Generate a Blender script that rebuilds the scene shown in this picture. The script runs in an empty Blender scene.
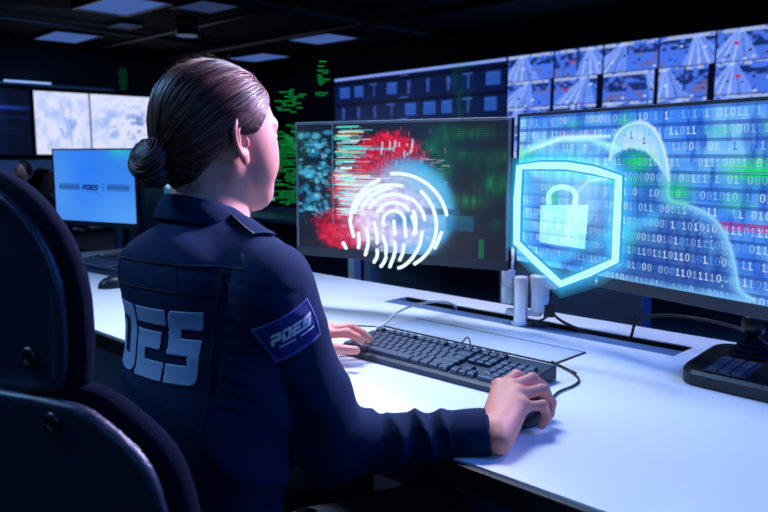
import bpy, math, random
import numpy as np
from mathutils import Vector, Matrix, Euler
from mathutils.bvhtree import BVHTree
PI = math.pi
random.seed(7); RNG = np.random.default_rng(7)
C = bpy.context.scene.collection
SC = bpy.context.scene

# ------------------------------------------------------------------ camera
CAM_AZ = math.radians(134.209); CAM_P = math.atan(101/750)
cd = bpy.data.cameras.new('camera'); cam = bpy.data.objects.new('camera', cd); C.objects.link(cam)
cam.location = (0, 0, 1.16)
Fv = Vector((math.cos(CAM_AZ)*math.cos(CAM_P), math.sin(CAM_AZ)*math.cos(CAM_P), -math.sin(CAM_P)))
cam.rotation_euler = Fv.to_track_quat('-Z', 'Y').to_euler()
cd.sensor_width = 36; cd.lens = 750/768*36; cd.clip_start = 0.02; cd.clip_end = 100
cd.dof.use_dof = True; cd.dof.focus_distance = 1.25; cd.dof.aperture_fstop = 7.0
SC.camera = cam
# ------------------------------------------------------------------ world, exposure
w = bpy.data.worlds.new('dark_room'); SC.world = w; w.use_nodes = True
w.node_tree.nodes['Background'].inputs[0].default_value = (0.10, 0.28, 1.0, 1)
w.node_tree.nodes['Background'].inputs[1].default_value = 0.034
SC.view_settings.view_transform = 'Standard'; SC.view_settings.look = 'None'
SC.view_settings.exposure = 0.0; SC.view_settings.gamma = 1.0; SC.view_settings.use_curve_mapping = False

def area_light(name, loc, target, size, size_y, power, color, spread=180):
    l = bpy.data.lights.new(name, 'AREA'); l.shape = 'RECTANGLE'; l.size = size; l.size_y = size_y
    l.energy = power; l.color = color; l.spread = math.radians(spread)
    o = bpy.data.objects.new(name, l); C.objects.link(o); o.location = loc
    o.rotation_euler = (Vector(target)-Vector(loc)).to_track_quat('-Z', 'Y').to_euler()
    return o
area_light('key_light', (-1.75, 1.55, 2.62), (-1.25, 0.9, 0.74), 0.9, 0.5, 16, (0.62, 0.72, 1.0), 82)
area_light('rear_fill', (-2.2, -0.5, 2.6), (-1.0, 0.7, 0.95), 0.9, 0.5, 19, (0.24, 0.50, 1.0), 120)  # added dim blue fill from behind for shirt and chair, no fixture
area_light('ambient_fill', (1.2, -1.6, 2.72), (-0.6, 0.6, 0.9), 2.4, 2.0, 34, (0.10, 0.38, 1.0))  # added fill standing in for ambient light in the closed room
area_light('face_fill', (-0.5, 2.6, 2.5), (-0.93, 0.6, 1.15), 0.3, 0.3, 9, (0.62, 0.55, 1.0), 32)  # added lavender light aimed at her face, no lamp hangs there
area_light('far_light', (-8.2, 3.6, 2.66), (-9.0, 3.8, 0.0), 1.2, 0.6, 26, (0.2, 0.45, 1.0))
area_light('blue_side_fill', (0.9, 1.9, 2.3), (-0.5, 1.3, 0.74), 0.6, 0.4, 15, (0.06, 0.20, 1.0), 120)  # added fill that turns the right part of the desk blue

# ------------------------------------------------------------------ helpers
def lin(c):
    c = np.asarray(c, float)
    return np.where(c <= 0.04045, c/12.92, ((c+0.055)/1.055)**2.4)
def rgb(r, g, b): return tuple(float(v) for v in lin(np.array([r, g, b])/255.0))+(1.0,)

MATS = {}
def mat(name, col, rough=0.5, metal=0.0, bump=0.0, scale=80.0, var=0.0, spec=0.5, coat=0.0, sss=0.0, stretch=None):
    if name in MATS: return MATS[name]
    m = bpy.data.materials.new(name); m.use_nodes = True; nt = m.node_tree; N = nt.nodes; L = nt.links
    b = N['Principled BSDF']
    b.inputs['Base Color'].default_value = col; b.inputs['Roughness'].default_value = rough
    b.inputs['Metallic'].default_value = metal; b.inputs['Specular IOR Level'].default_value = spec
    b.inputs['Coat Weight'].default_value = coat
    if sss: 
        b.inputs['Subsurface Weight'].default_value = sss; b.inputs['Subsurface Radius'].default_value = (0.012, 0.005, 0.003)
        b.inputs['Subsurface Scale'].default_value = 1.0
    tc = N.new('ShaderNodeTexCoord'); no = N.new('ShaderNodeTexNoise'); no.inputs['Scale'].default_value = scale
    no.inputs['Detail'].default_value = 4
    if stretch:
        mp = N.new('ShaderNodeMapping'); mp.inputs['Scale'].default_value = stretch
        L.new(tc.outputs['Object'], mp.inputs[0]); L.new(mp.outputs[0], no.inputs[0])
    else: L.new(tc.outputs['Object'], no.inputs[0])
    if var:
        mx = N.new('ShaderNodeMix'); mx.data_type = 'RGBA'
        mx.inputs[6].default_value = tuple(c*(1-var) for c in col[:3])+(1,); mx.inputs[7].default_value = tuple(min(1, c*(1+var)) for c in col[:3])+(1,)
        L.new(no.outputs[0], mx.inputs[0]); L.new(mx.outputs[2], b.inputs['Base Color'])
    if bump:
        bp = N.new('ShaderNodeBump'); bp.inputs['Strength'].default_value = bump; bp.inputs['Distance'].default_value = 0.002
        L.new(no.outputs[0], bp.inputs['Height']); L.new(bp.outputs[0], b.inputs['Normal'])
    MATS[name] = m; return m
def emit(name, col, strength=1.0, alpha=1.0, add=False):
    if name in MATS: return MATS[name]
    m = bpy.data.materials.new(name); m.use_nodes = True; nt = m.node_tree; N = nt.nodes; L = nt.links
    N.remove(N['Principled BSDF']); out = N['Material Output']
    e = N.new('ShaderNodeEmission'); e.inputs[0].default_value = col; e.inputs[1].default_value = strength
    if alpha < 1:
        t = N.new('ShaderNodeBsdfTransparent'); mx = N.new('ShaderNodeMixShader'); mx.inputs[0].default_value = alpha
        L.new(t.outputs[0], mx.inputs[1]); L.new(e.outputs[0], mx.inputs[2])
        if add: N.remove(mx); mx = N.new('ShaderNodeAddShader'); L.new(t.outputs[0], mx.inputs[0]); L.new(e.outputs[0], mx.inputs[1]); e.inputs[1].default_value = strength*alpha
        L.new(mx.outputs[0], out.inputs[0])
    else: L.new(e.outputs[0], out.inputs[0])
    MATS[name] = m; return m
def screen_mat():
    if 'screen_picture' in MATS: return MATS['screen_picture']
    m = bpy.data.materials.new('screen_picture'); m.use_nodes = True; nt = m.node_tree; N = nt.nodes; L = nt.links
    b = N['Principled BSDF']; b.inputs['Base Color'].default_value = (0.004, 0.005, 0.008, 1); b.inputs['Roughness'].default_value = 0.35
    a = N.new('ShaderNodeVertexColor'); a.layer_name = 'picture'
    L.new(a.outputs[0], b.inputs['Emission Color']); b.inputs['Emission Strength'].default_value = 1.0
    MATS['screen_picture'] = m; return m

def wmat(o):
    M = Matrix.Identity(4)
    while o is not None: M = o.matrix_basis @ M; o = o.parent
    return M
def link_mesh(name, V, F, m, parent=None, smooth=False, world=True):
    V = np.asarray(V, float).reshape(-1, 3)
    if parent is not None and world:
        M = np.array(wmat(parent).inverted()); V = V @ M[:3, :3].T + M[:3, 3]
    me = bpy.data.meshes.new(name)
    if isinstance(F, np.ndarray):
        n, k = F.shape
        me.vertices.add(len(V)); me.vertices.foreach_set('co', V.astype(np.float32).ravel())
        me.loops.add(n*k); me.loops.foreach_set('vertex_index', F.astype(np.int32).ravel())
        me.polygons.add(n); me.polygons.foreach_set('loop_start', np.arange(0, n*k, k, dtype=np.int32))
        me.update(calc_edges=True)
    else:
        me.from_pydata([tuple(v) for v in V], [], F); me.update()
    if smooth: me.polygons.foreach_set('use_smooth', [True]*len(me.polygons))
    me.materials.append(m)
    o = bpy.data.objects.new(name, me); C.objects.link(o)
    if parent is not None: o.parent = parent
    return o
class MB:
    def __init__(s): s.V = []; s.F = []
    def add(s, V, F):
        n = len(s.V); s.V += [tuple(v) for v in V]; s.F += [tuple(i+n for i in f) for f in F]; return s
    def box(s, c, d, rz=0.0, taper=1.0, M=None):
        hx, hy, hz = d[0]/2, d[1]/2, d[2]/2; V = []
        for z, k in ((-hz, 1), (hz, taper)):
            for x, y in ((-hx, -hy), (hx, -hy), (hx, hy), (-hx, hy)):
                p = Vector((x*k, y*k, z))
                if M is not None: p = M @ p
                elif rz: p = Matrix.Rotation(rz, 3, 'Z') @ p
                V.append(p+Vector(c))
        return s.add(V, [(3,2,1,0), (4,5,6,7), (0,1,5,4), (1,2,6,5), (2,3,7,6), (3,0,4,7)])
    def bar(s, a, b, wd, h, up=(0, 0, 1)):
        a = Vector(a); b = Vector(b); d = (b-a); L = d.length; d.normalize(); u = Vector(up); r = d.cross(u).normalized(); u = r.cross(d)
        M = Matrix((r, d, u)).transposed()
        return s.box((a+b)/2, (wd, L, h), M=M)
    def tube(s, pts, r, n=10, caps=True):
        pts = [Vector(p) for p in pts]; rs = r if isinstance(r, (list, tuple)) else [r]*len(pts)
        prev = None; V = []; F = []
        for i, p in enumerate(pts):
            t = (pts[min(i+1, len(pts)-1)]-pts[max(i-1, 0)])
            t = t.normalized() if t.length > 1e-9 else Vector((0, 0, 1))
            if prev is None:
                a = Vector((0, 0, 1)) if abs(t.z) < 0.9 else Vector((1, 0, 0)); u = t.cross(a).normalized()
            else: u = (prev-t*prev.dot(t)).normalized()
            prev = u; v = t.cross(u)
            for k in range(n):
                a = 2*PI*k/n; V.append(p+(u*math.cos(a)+v*math.sin(a))*rs[i])
        for i in range(len(pts)-1):
            for k in range(n):
                F.append((i*n+k, i*n+(k+1) % n, (i+1)*n+(k+1) % n, (i+1)*n+k))
        if caps: F.append(tuple(range(n))[::-1]); F.append(tuple((len(pts)-1)*n+k for k in range(n)))
        return s.add(V, F)
    def lathe(s, c, prof, n=28):
        V = []; F = []
        for r, z in prof:
            for k in range(n): a = 2*PI*k/n; V.append((c[0]+r*math.cos(a), c[1]+r*math.sin(a), c[2]+z))
        for i in range(len(prof)-1):
            for k in range(n): F.append((i*n+k, i*n+(k+1) % n, (i+1)*n+(k+1) % n, (i+1)*n+k))
        F.append(tuple(range(n))[::-1]); F.append(tuple((len(prof)-1)*n+k for k in range(n)))
        return s.add(V, F)
    def prism(s, poly, O, ax, ay, az, depth):
        O = Vector(O); ax = Vector(ax); ay = Vector(ay); az = Vector(az); n = len(poly)
        V = [O+ax*x+ay*y for x, y in poly]+[O+ax*x+ay*y+az*depth for x, y in poly]
        return s.add(V, [tuple(range(n))[::-1], tuple(range(n, 2*n))]+[(i, (i+1) % n, n+(i+1) % n, n+i) for i in range(n)])
    def build(s, name, m, parent=None, bevel=0.0, smooth=False, seg=2, world=True, sub=0):
        o = link_mesh(name, s.V, s.F, m, parent, smooth or bevel > 0, world)
        if bevel:
            b = o.modifiers.new('bevel', 'BEVEL'); b.width = bevel; b.segments = seg; b.limit_method = 'ANGLE'; b.angle_limit = math.radians(40); b.harden_normals = True
        if sub:
            q = o.modifiers.new('sub', 'SUBSURF'); q.levels = sub; q.render_levels = sub
        return o
def spline(pts, n=8):
    P = [Vector(p) for p in pts]; out = []
    for i in range(len(P)-1):
        p0 = P[max(i-1, 0)]; p1 = P[i]; p2 = P[i+1]; p3 = P[min(i+2, len(P)-1)]
        for k in range(n):
            t = k/n
            out.append(0.5*((2*p1)+(p2-p0)*t+(2*p0-5*p1+4*p2-p3)*t*t+(3*p1-p0-3*p2+p3)*t**3))
    out.append(P[-1]); return out
def rrect(w_, h_, r, n=6):
    out = []
    for cx, cy, a0 in ((w_/2-r, h_/2-r, 0), (-w_/2+r, h_/2-r, PI/2), (-w_/2+r, -h_/2+r, PI), (w_/2-r, -h_/2+r, 1.5*PI)):
        for k in range(n+1): a = a0+k*PI/2/n; out.append((cx+r*math.cos(a), cy+r*math.sin(a)))
    return out
def tag(o, label, cat, group=None, kind=None):
    o['label'] = label; o['category'] = cat
    if group: o['group'] = group
    if kind: o['kind'] = kind
    return o
def thing(name, label, cat, loc=(0, 0, 0), rz=0.0, group=None):
    o = bpy.data.objects.new(name, None); C.objects.link(o); o.empty_display_size = 0.1
    o.location = loc; o.rotation_euler = (0, 0, rz)
    return tag(o, label, cat, group)
def struct(o): o['kind'] = 'structure'; return o
def copy_tree(o, parent=None):
    c = o.copy(); C.objects.link(c); c.parent = parent
    for ch in [q for q in ALLCH(o)]: copy_tree(ch, c)
    return c
def ALLCH(o): return [q for q in C.objects if q.parent == o]

# ------------------------------------------------------------------ painting of the pictures the screens show
class Canvas:
    def __init__(s, W, H, col):
        s.W, s.H = W, H; s.a = np.zeros((H, W, 3)); s.a[:] = np.array(col)/255.
        s.y, s.x = np.mgrid[0:H, 0:W]; s.u = (s.x+.5)/W; s.v = (s.y+.5)/H
    def mix(s, m, col, add=False):
        m = np.clip(m, 0, 1)[..., None]; c = np.array(col)/255.
        s.a = s.a+m*c if add else s.a*(1-m)+m*c
    def rect(s, u0, v0, u1, v1, col, al=1.0): s.mix(((s.u >= u0)&(s.u < u1)&(s.v >= v0)&(s.v < v1))*al, col)
    def blob(s, u, v, ru, rv, col, al=1.0, p=2.0, add=False): s.mix(al*np.exp(-(((s.u-u)/ru)**2+((s.v-v)/rv)**2)**(p/2)), col, add)
    def noise(s, nx, ny, seed, octs=3):
        r = np.random.default_rng(seed); out = np.zeros((s.H, s.W)); amp = 1; tot = 0
        for o in range(octs):
            gx, gy = int(nx*2**o)+2, int(ny*2**o)+2; g = r.random((gy, gx))
            fx = s.u*(gx-1.001); fy = s.v*(gy-1.001); ix = fx.astype(int); iy = fy.astype(int); tx = fx-ix; ty = fy-iy
            tx = tx*tx*(3-2*tx); ty = ty*ty*(3-2*ty)
            out += amp*((g[iy, ix]*(1-tx)+g[iy, ix+1]*tx)*(1-ty)+(g[iy+1, ix]*(1-tx)+g[iy+1, ix+1]*tx)*ty); tot += amp; amp *= .5
        return out/tot
    def line(s, pts, wd, col, al=1.0, soft=0.0, asp=1.0):
        d = np.full((s.H, s.W), 9.0)
        for (x0, y0), (x1, y1) in zip(pts[:-1], pts[1:]):
            dx, dy = (x1-x0)*asp, y1-y0; px, py = (s.u-x0)*asp, s.v-y0
            t = np.clip((px*dx+py*dy)/(dx*dx+dy*dy+1e-12), 0, 1); d = np.minimum(d, np.hypot(px-t*dx, py-t*dy))
        m = np.exp(-(d/soft)**2) if soft else np.clip((wd-d)/0.003+.5, 0, 1)
        s.mix(m*al, col)
    def glyph(s, bm, px, py, k, col, al=1.0):
        for j, row in enumerate(bm):
            for i, ch in enumerate(row):
                if ch == '#':
                    y0, x0 = py+j*k, px+i*k
                    if 0 <= y0 and y0+k <= s.H and 0 <= x0 and x0+k <= s.W:
                        c = np.array(col)/255.; s.a[y0:y0+k, x0:x0+k] = s.a[y0:y0+k, x0:x0+k]*(1-al)+c*al
ZERO = ['.##.', '#..#', '#..#', '#..#', '#..#', '#..#', '.##.']; ONE = ['.#..', '##..', '.#..', '.#..', '.#..', '.#..', '####']
def picture(name, cv, O, ax, W, H, parent, up=(0, 0, 1)):
    """screen surface: a fine lattice whose lattice colours are the picture; O = top-left corner, ax = unit vector to the right"""
    w_, h_ = cv.W, cv.H; ax = np.array(ax, float); upv = np.array(up, float)
    uu, vv = np.meshgrid(np.linspace(0, 1, w_), np.linspace(0, 1, h_))
    V = np.array(O, float)+uu.reshape(-1, 1)*W*ax-vv.reshape(-1, 1)*H*upv
    i = (np.arange(h_-1)[:, None]*w_+np.arange(w_-1)[None, :]).ravel()
    F = np.stack([i+w_, i+w_+1, i+1, i], 1)
    o = link_mesh(name, V, F, screen_mat(), parent)
    at = o.data.color_attributes.new('picture', 'FLOAT_COLOR', 'POINT')
    col = np.ones((w_*h_, 4), np.float32); col[:, :3] = lin(np.clip(cv.a, 0, 1)).reshape(-1, 3)
    at.data.foreach_set('color', col.ravel()); return o
# letters of the uniform and the desktop picture, in a 1 x 1 cell (y up)
def rr(x, y, x0, y0, x1, y1, r=0.0):
    cx = np.clip(x, x0+r, x1-r); cy = np.clip(y, y0+r, y1-r)
    return np.hypot(x-cx, y-cy) <= r+1e-6 if r > 0 else (x >= x0)&(x <= x1)&(y >= y0)&(y <= y1)
def letter(ch, x, y):
    if ch == 'P': return (rr(x, y, 0, .30, 1, 1, .16)|rr(x, y, 0, .78, .4, 1)|rr(x, y, 0, 0, .32, .5)) & ~rr(x, y, -.1, .60, .66, .76)
    if ch == 'D': return (rr(x, y, 0, 0, 1, 1, .18)|rr(x, y, 0, 0, .3, .3)) & ~rr(x, y, .34, .22, .66, .76, .04) & ~rr(x, y, -.1, .67, .5, .76)
    if ch == 'E': return rr(x, y, 0, .76, 1, 1)|rr(x, y, 0, 0, .34, .66)|rr(x, y, 0, .42, .84, .66)|rr(x, y, 0, 0, 1, .25)
    if ch == 'S': return (rr(x, y, 0, 0, 1, 1, .16)|rr(x, y, .5, .76, 1, 1)|rr(x, y, 0, 0, .4, .24)) & ~rr(x, y, .36, .62, 1.1, .75) & ~rr(x, y, -.1, .25, .64, .38)
def word_mask(x, y, slant=.18, gap=.08):
    """x in letter widths, y in 0..1"""
    x = x-slant*(y-.5); out = np.zeros(np.shape(x), bool)
    for i, ch in enumerate('PDES'):
        xx = (x-i)/(1-gap); out |= letter(ch, xx, y)&(xx >= 0)&(xx <= 1)
    return out & (y >= 0)&(y <= 1)

# ------------------------------------------------------------------ distance-field modelling
def capd(P, a, b, ra, rb):
    a = np.array(a, np.float32); b = np.array(b, np.float32); d = b-a; q = P-a
    t = np.clip(q @ d/(d @ d+1e-12), 0, 1); return np.linalg.norm(q-t[:, None]*d, axis=1)-(ra+(rb-ra)*t)
def elld(P, c, r, R=None):
    q = P-np.array(c, np.float32)
    if R is not None: q = q @ np.array(R, np.float32).T
    r = np.array(r, np.float32); k0 = np.linalg.norm(q/r, axis=1); k1 = np.linalg.norm(q/(r*r), axis=1)
    return k0*(k0-1)/np.maximum(k1, 1e-9)
def boxd(P, c, hs, rad=0.0, R=None):
    q = P-np.array(c, np.float32)
    if R is not None: q = q @ np.array(R, np.float32).T
    q = np.abs(q)-(np.array(hs, np.float32)-rad)
    return np.linalg.norm(np.maximum(q, 0), axis=1)+np.minimum(q.max(1), 0)-rad
def su(a, b, k): 
    h = np.clip(.5+.5*(b-a)/k, 0, 1); return b*(1-h)+a*h-k*h*(1-h)
def ss(a, b, k): return -su(-a, b, k)          # a minus b
def si(a, b, k): return -su(-a, -b, k)
def chain(P, pts, rs, k=0.004):
    d = None
    for i in range(len(pts)-1):
        c = capd(P, pts[i], pts[i+1], rs[i], rs[i+1]); d = c if d is None else su(d, c, k)
    return d
def surface_nets(f, lo, hi, h):
    lo = np.array(lo, float); hi = np.array(hi, float); B = 8; bs = B*h
    nb = np.ceil((hi-lo)/bs).astype(int)
    gi = np.stack(np.meshgrid(*[np.arange(n) for n in nb], indexing='ij'), -1).reshape(-1, 3)
    ctr = (lo+(gi+.5)*bs).astype(np.float32)
    dc = np.concatenate([f(c) for c in np.array_split(ctr, max(1, len(ctr)//60000))])
    gi = gi[np.abs(dc) < bs*0.87*1.35+.004]
    off = np.stack(np.meshgrid(*[np.arange(B+1)]*3, indexing='ij'), -1).reshape(-1, 3)
    NY = nb[1]*B+3; NZ = nb[2]*B+3
    ids_all = []; vs_all = []; ed = []
    for blk in np.array_split(gi, max(1, len(gi)//300)):
        P = ((blk[:, None, :]*B+off[None])*h+lo).astype(np.float32)
        D = f(P.reshape(-1, 3)).reshape(len(blk), B+1, B+1, B+1)
        X = P.reshape(len(blk), B+1, B+1, B+1, 3)
        S = D < 0
        acc = np.zeros((len(blk), B, B, B, 3)); cnt = np.zeros((len(blk), B, B, B))
        base = np.stack(np.meshgrid(*[np.arange(B)]*3, indexing='ij'), -1)
        G = blk[:, None, None, None, :]*B+base[None]
        for ax in range(3):
            o1, o2 = [a for a in range(3) if a != ax]
            for i in (0, 1):
                for j in (0, 1):
                    s0 = [0, 0, 0]; s0[o1] = i; s0[o2] = j; s1 = list(s0); s1[ax] = 1
                    sl0 = tuple(slice(s0[a], s0[a]+B) for a in range(3)); sl1 = tuple(slice(s1[a], s1[a]+B) for a in range(3))
                    d0 = D[(slice(None),)+sl0]; d1 = D[(slice(None),)+sl1]; m = (d0 < 0) != (d1 < 0)
                    t = np.where(m, d0/np.where(m, d0-d1, 1), 0)
                    p = X[(slice(None),)+sl0]+t[..., None]*(X[(slice(None),)+sl1]-X[(slice(None),)+sl0])
                    acc += np.where(m[..., None], p, 0); cnt += m
                    if i == 0 and j == 0:
                        g = G[m]; ed.append((ax, g, (d0 < 0)[m]))
        m = cnt > 0; g = G[m].astype(np.int64)
        ids_all.append((g[:, 0]*NY+g[:, 1])*NZ+g[:, 2]); vs_all.append(acc[m]/cnt[m][:, None])
    ids = np.concatenate(ids_all); vs = np.concatenate(vs_all); ids, ix = np.unique(ids, return_index=True); vs = vs[ix]
    Q = []
    for ax, g, inside in ed:
        if len(g) == 0: continue
        o1, o2 = [(1, 2), (2, 0), (0, 1)][ax]; g = g.astype(np.int64); q = []
        for a, b in ((-1, -1), (0, -1), (0, 0), (-1, 0)):
            gg = g.copy(); gg[:, o1] += a; gg[:, o2] += b
            q.append((gg[:, 0]*NY+gg[:, 1])*NZ+gg[:, 2])
        q = np.stack(q, 1); q[~inside] = q[~inside][:, ::-1]; Q.append(q)
    Q = np.concatenate(Q); loc = np.searchsorted(ids, Q); loc = np.minimum(loc, len(ids)-1)
    ok = (ids[loc] == Q).all(1); F = loc[ok]; F = np.unique(F, axis=0) if False else F
    return vs, F
def relax(V, F, it=1, k=0.5):
    for _ in range(it):
        acc = np.zeros_like(V); n = np.zeros(len(V))
        for a in range(4):
            b = (a+1) % 4; np.add.at(acc, F[:, a], V[F[:, b]]); np.add.at(n, F[:, a], 1)
            np.add.at(acc, F[:, b], V[F[:, a]]); np.add.at(n, F[:, b], 1)
        m = n > 0; V = V.copy(); V[m] = V[m]*(1-k)+k*acc[m]/n[m][:, None]
    return V

# ------------------------------------------------------------------ materials
M_wall = mat('wall_paint_dark', rgb(22, 27, 38), 0.9, bump=.1, scale=20, var=.1)
M_ceil = mat('ceiling_black', rgb(9, 10, 14), 0.95, var=.2, scale=6)
M_floor = mat('floor_carpet_dark', rgb(26, 28, 36), 0.95, bump=.6, scale=300, var=.3)
M_desk = mat('desk_white_laminate', rgb(238, 240, 244), 0.42, bump=.02, scale=400, var=.015, spec=.4)
M_edge = mat('desk_black_edging', rgb(14, 15, 18), 0.5, bump=.05)
M_black = mat('black_plastic', rgb(16, 18, 22), 0.38, bump=.08, scale=600)
M_bezel = mat('monitor_bezel_grey', rgb(50, 55, 64), 0.45, bump=.03, scale=500)
M_rim = mat('monitor_rim_light_grey', rgb(150, 155, 165), 0.35, metal=.6)
M_key = mat('key_plastic', rgb(40, 52, 76), 0.36, bump=.06, scale=700, spec=.8)
M_kbd = mat('keyboard_case_plastic', rgb(34, 46, 66), 0.45, bump=.08, scale=700)
M_alu = mat('brushed_aluminium', rgb(104, 134, 176), 0.42, metal=.3, bump=.15, scale=60, stretch=(1, 40, 40))
M_white = mat('white_painted_metal', rgb(215, 218, 224), 0.38, bump=.02, scale=300)
M_chair = mat('chair_shell_plastic', rgb(32, 40, 58), 0.36, bump=.25, scale=900, spec=.6)
M_cush = mat('chair_fabric', rgb(8, 18, 36), 0.9, bump=.9, scale=900, spec=.08)
M_cable = mat('cable_rubber_black', rgb(14, 15, 18), 0.5)
M_cabw = mat('cable_white', rgb(215, 218, 224), 0.45)
M_panel = mat('divider_fabric_grey', rgb(84, 112, 150), 0.8, bump=.4, scale=500)
M_shirt = mat('navy_cotton', rgb(15, 38, 68), 0.85, bump=.5, scale=1500, var=.12, spec=.15)
M_trou = mat('navy_trousers', rgb(14, 18, 30), 0.85, bump=.5, scale=1400)
M_shoe = mat('shoe_leather', rgb(10, 10, 12), 0.35, bump=.1, scale=200)
M_skin = mat('skin', rgb(232, 152, 130), 0.5, bump=.12, scale=350, var=.05, sss=.12)
M_print = mat('reflective_grey_print', rgb(150, 176, 205), 0.5, bump=.2, scale=1200)
M_patch = mat('patch_blue_fabric', rgb(24, 52, 130), 0.75, bump=.6, scale=1500)
M_thread = mat('patch_edge_thread', rgb(70, 110, 180), 0.7, bump=.5, scale=1500)
M_wthread = mat('white_thread', rgb(250, 251, 254), 0.6, bump=.3, scale=1500)
M_brass = mat('pale_metal', rgb(190, 180, 165), 0.3, metal=.9)
M_dark = mat('void_black', rgb(5, 6, 8), 0.9)
def hair_mat():
    m = bpy.data.materials.new('brown_hair'); m.use_nodes = True; N = m.node_tree.nodes; L = m.node_tree.links; b = N['Principled BSDF']
    g = N.new('ShaderNodeNewGeometry'); cr = N.new('ShaderNodeValToRGB'); e = cr.color_ramp.elements
    e[0].color = rgb(34, 19, 15); e[1].color = rgb(150, 88, 66); e[1].position = 1.0
    m2 = cr.color_ramp.elements.new(.6); m2.color = rgb(76, 43, 34)
    L.new(g.outputs['Random Per Island'], cr.inputs[0]); L.new(cr.outputs[0], b.inputs['Base Color'])
    b.inputs['Roughness'].default_value = .42; b.inputs['Specular IOR Level'].default_value = .38
    return m
M_hair = hair_mat(); M_hairbase = mat('hair_base', rgb(32, 19, 17), .55, bump=.6, scale=120)

# ================================================================== ROOM
DESK = 0.74
WD = Vector((math.cos(math.radians(-5.3)), math.sin(math.radians(-5.3)), 0)); WN = Vector((-WD.y, WD.x, 0))   # far wall: along / outwards
WQ = Vector((-5.55, 8.0, 0))
def wp(s_, z, off=0.0): return WQ+WD*s_-WN*off+Vector((0, 0, z))
struct(MB().box((-3.6, 3.0, -0.05), (15.6, 13.0, 0.1)).build('floor', M_floor))
struct(MB().box((-3.6, 3.0, 2.83), (15.6, 13.0, 0.1)).build('ceiling', M_ceil))
struct(MB().box((-11.2, 3.0, 1.39), (0.1, 12.0, 2.78)).build('wall_left', M_wall))
struct(MB().box((4.0, 3.0, 1.39), (0.1, 12.0, 2.78)).build('wall_right', M_wall))
struct(MB().box((-3.6, -3.0, 1.39), (15.3, 0.1, 2.78)).build('wall_rear', M_wall))
struct(MB().bar(wp(-5.6, 1.39, -.06), wp(9.8, 1.39, -.06), .1, 2.78).build('wall_back', M_wall))
M_wains = mat('wainscot_pale', rgb(150, 165, 195), .7, var=.03)
struct(MB().box((-11.13, 2.6, .62), (.04, 8.4, .94)).build('trim_1', M_wains))
struct(MB().box((-11.12, 2.6, .07), (.05, 8.4, .12)).build('baseboard_left', M_edge))

M_lampface = emit('ceiling_panel_light', rgb(74, 104, 176), .8)
M_lampfaint = emit('ceiling_panel_faint', rgb(44, 60, 100), .8)
def ceiling_panel(x, y, sx, sy, label, faint=False, rz=0):
    t = thing('ceiling_light', label, 'ceiling light', (x, y, 2.74), rz, 'square light panels hung under the black ceiling')
    f = MB()
    for px, py, dx, dy in ((0, sy/2, sx+.03, .03), (0, -sy/2, sx+.03, .03), (sx/2, 0, .03, sy-.03), (-sx/2, 0, .03, sy-.03)): f.box((px, py, .012), (dx, dy, .045))
    f.build('frame', M_black, t, world=False)
    MB().box((0, 0, .012), (sx-.032, sy-.032, .02)).build('diffuser', M_lampfaint if faint else M_lampface, t, world=False)
    for q in (-1, 1): MB().tube([(q*sx*.3, 0, .024), (q*sx*.3, 0, .06)], .004, 6).build('hanger', M_edge, t, world=False)
ceiling_panel(-10.38, 4.5, .95, .62, 'leftmost glowing ceiling panel, low above the pale map display', rz=-.05)
ceiling_panel(-7.80, 4.0, 1.0, .62, 'brightest ceiling panel, cut by the top edge of the picture left of the woman')
ceiling_panel(-7.20, 4.66, .62, .5, 'dimmer panel at the top edge behind the round ceiling lamp', True)
ceiling_panel(-8.0, 7.02, .9, .62, 'ceiling panel right of the woman, above the far chart display')
ceiling_panel(-10.25, 7.6, 1.05, .62, 'ceiling panel just above the woman\'s hair')
ceiling_panel(-8.95, 4.62, .36, .26, 'smallest faint ceiling panel between the two bright left panels', True)
t = thing('round_ceiling_lamp', 'round black can lamp with pale lens hanging near the brightest ceiling panel', 'ceiling light', (-7.75, 4.75, 2.5))
MB().lathe((0, 0, .01), [(.115, 0), (.125, .0), (.125, .19), (.10, .21), (.0001, .21)], 28).build('can', M_black, t, smooth=True, world=False)
MB().lathe((0, 0, .002), [(.113, 0), (.113, .012)], 28).build('lens', emit('lamp_lens', rgb(84, 100, 140), .7), t, world=False)
MB().tube([(0, 0, .22), (0, 0, .28)], .012, 8).build('stem', M_black, t, world=False)
t = thing('track_spotlight', 'small black spotlight on a bracket under the dark ceiling above the pale map', 'spotlight', (-8.9, 5.7, 2.78))
MB().tube([(0, 0, 0), (0, 0, -.14)], .012, 8).build('bracket', M_black, t, world=False)
MB().tube([(-.06, -.05, -.20), (.06, .05, -.12)], [.05, .035], 14).build('lamp_head', M_black, t, world=False)
M_pipe = mat('pipe_dark_paint', rgb(30, 34, 46), .5, metal=.3)
for (a, b, r, lab) in (((-11.0, 5.1, 2.70), (-3.0, 5.1, 2.70), .03, 'thin dark conduit crossing the ceiling behind the bright panels'),
                       ((-11.0, 6.3, 2.68), (-1.0, 6.3, 2.68), .045, 'thick dark duct pipe crossing the ceiling before the far wall'),
                       ((-9.3, 1.0, 2.71), (-9.3, 7.8, 2.71), .028, 'dark conduit running away under the ceiling between the left panels'),
                       ((-6.4, .5, 2.70), (-6.4, 7.4, 2.70), .05, 'dark duct pipe running away under the ceiling above the woman')):
    tag(MB().tube([a, b], r, 12).build('ceiling_pipe', M_pipe, smooth=True), lab, 'pipe', 'pipes under the ceiling')

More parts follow.
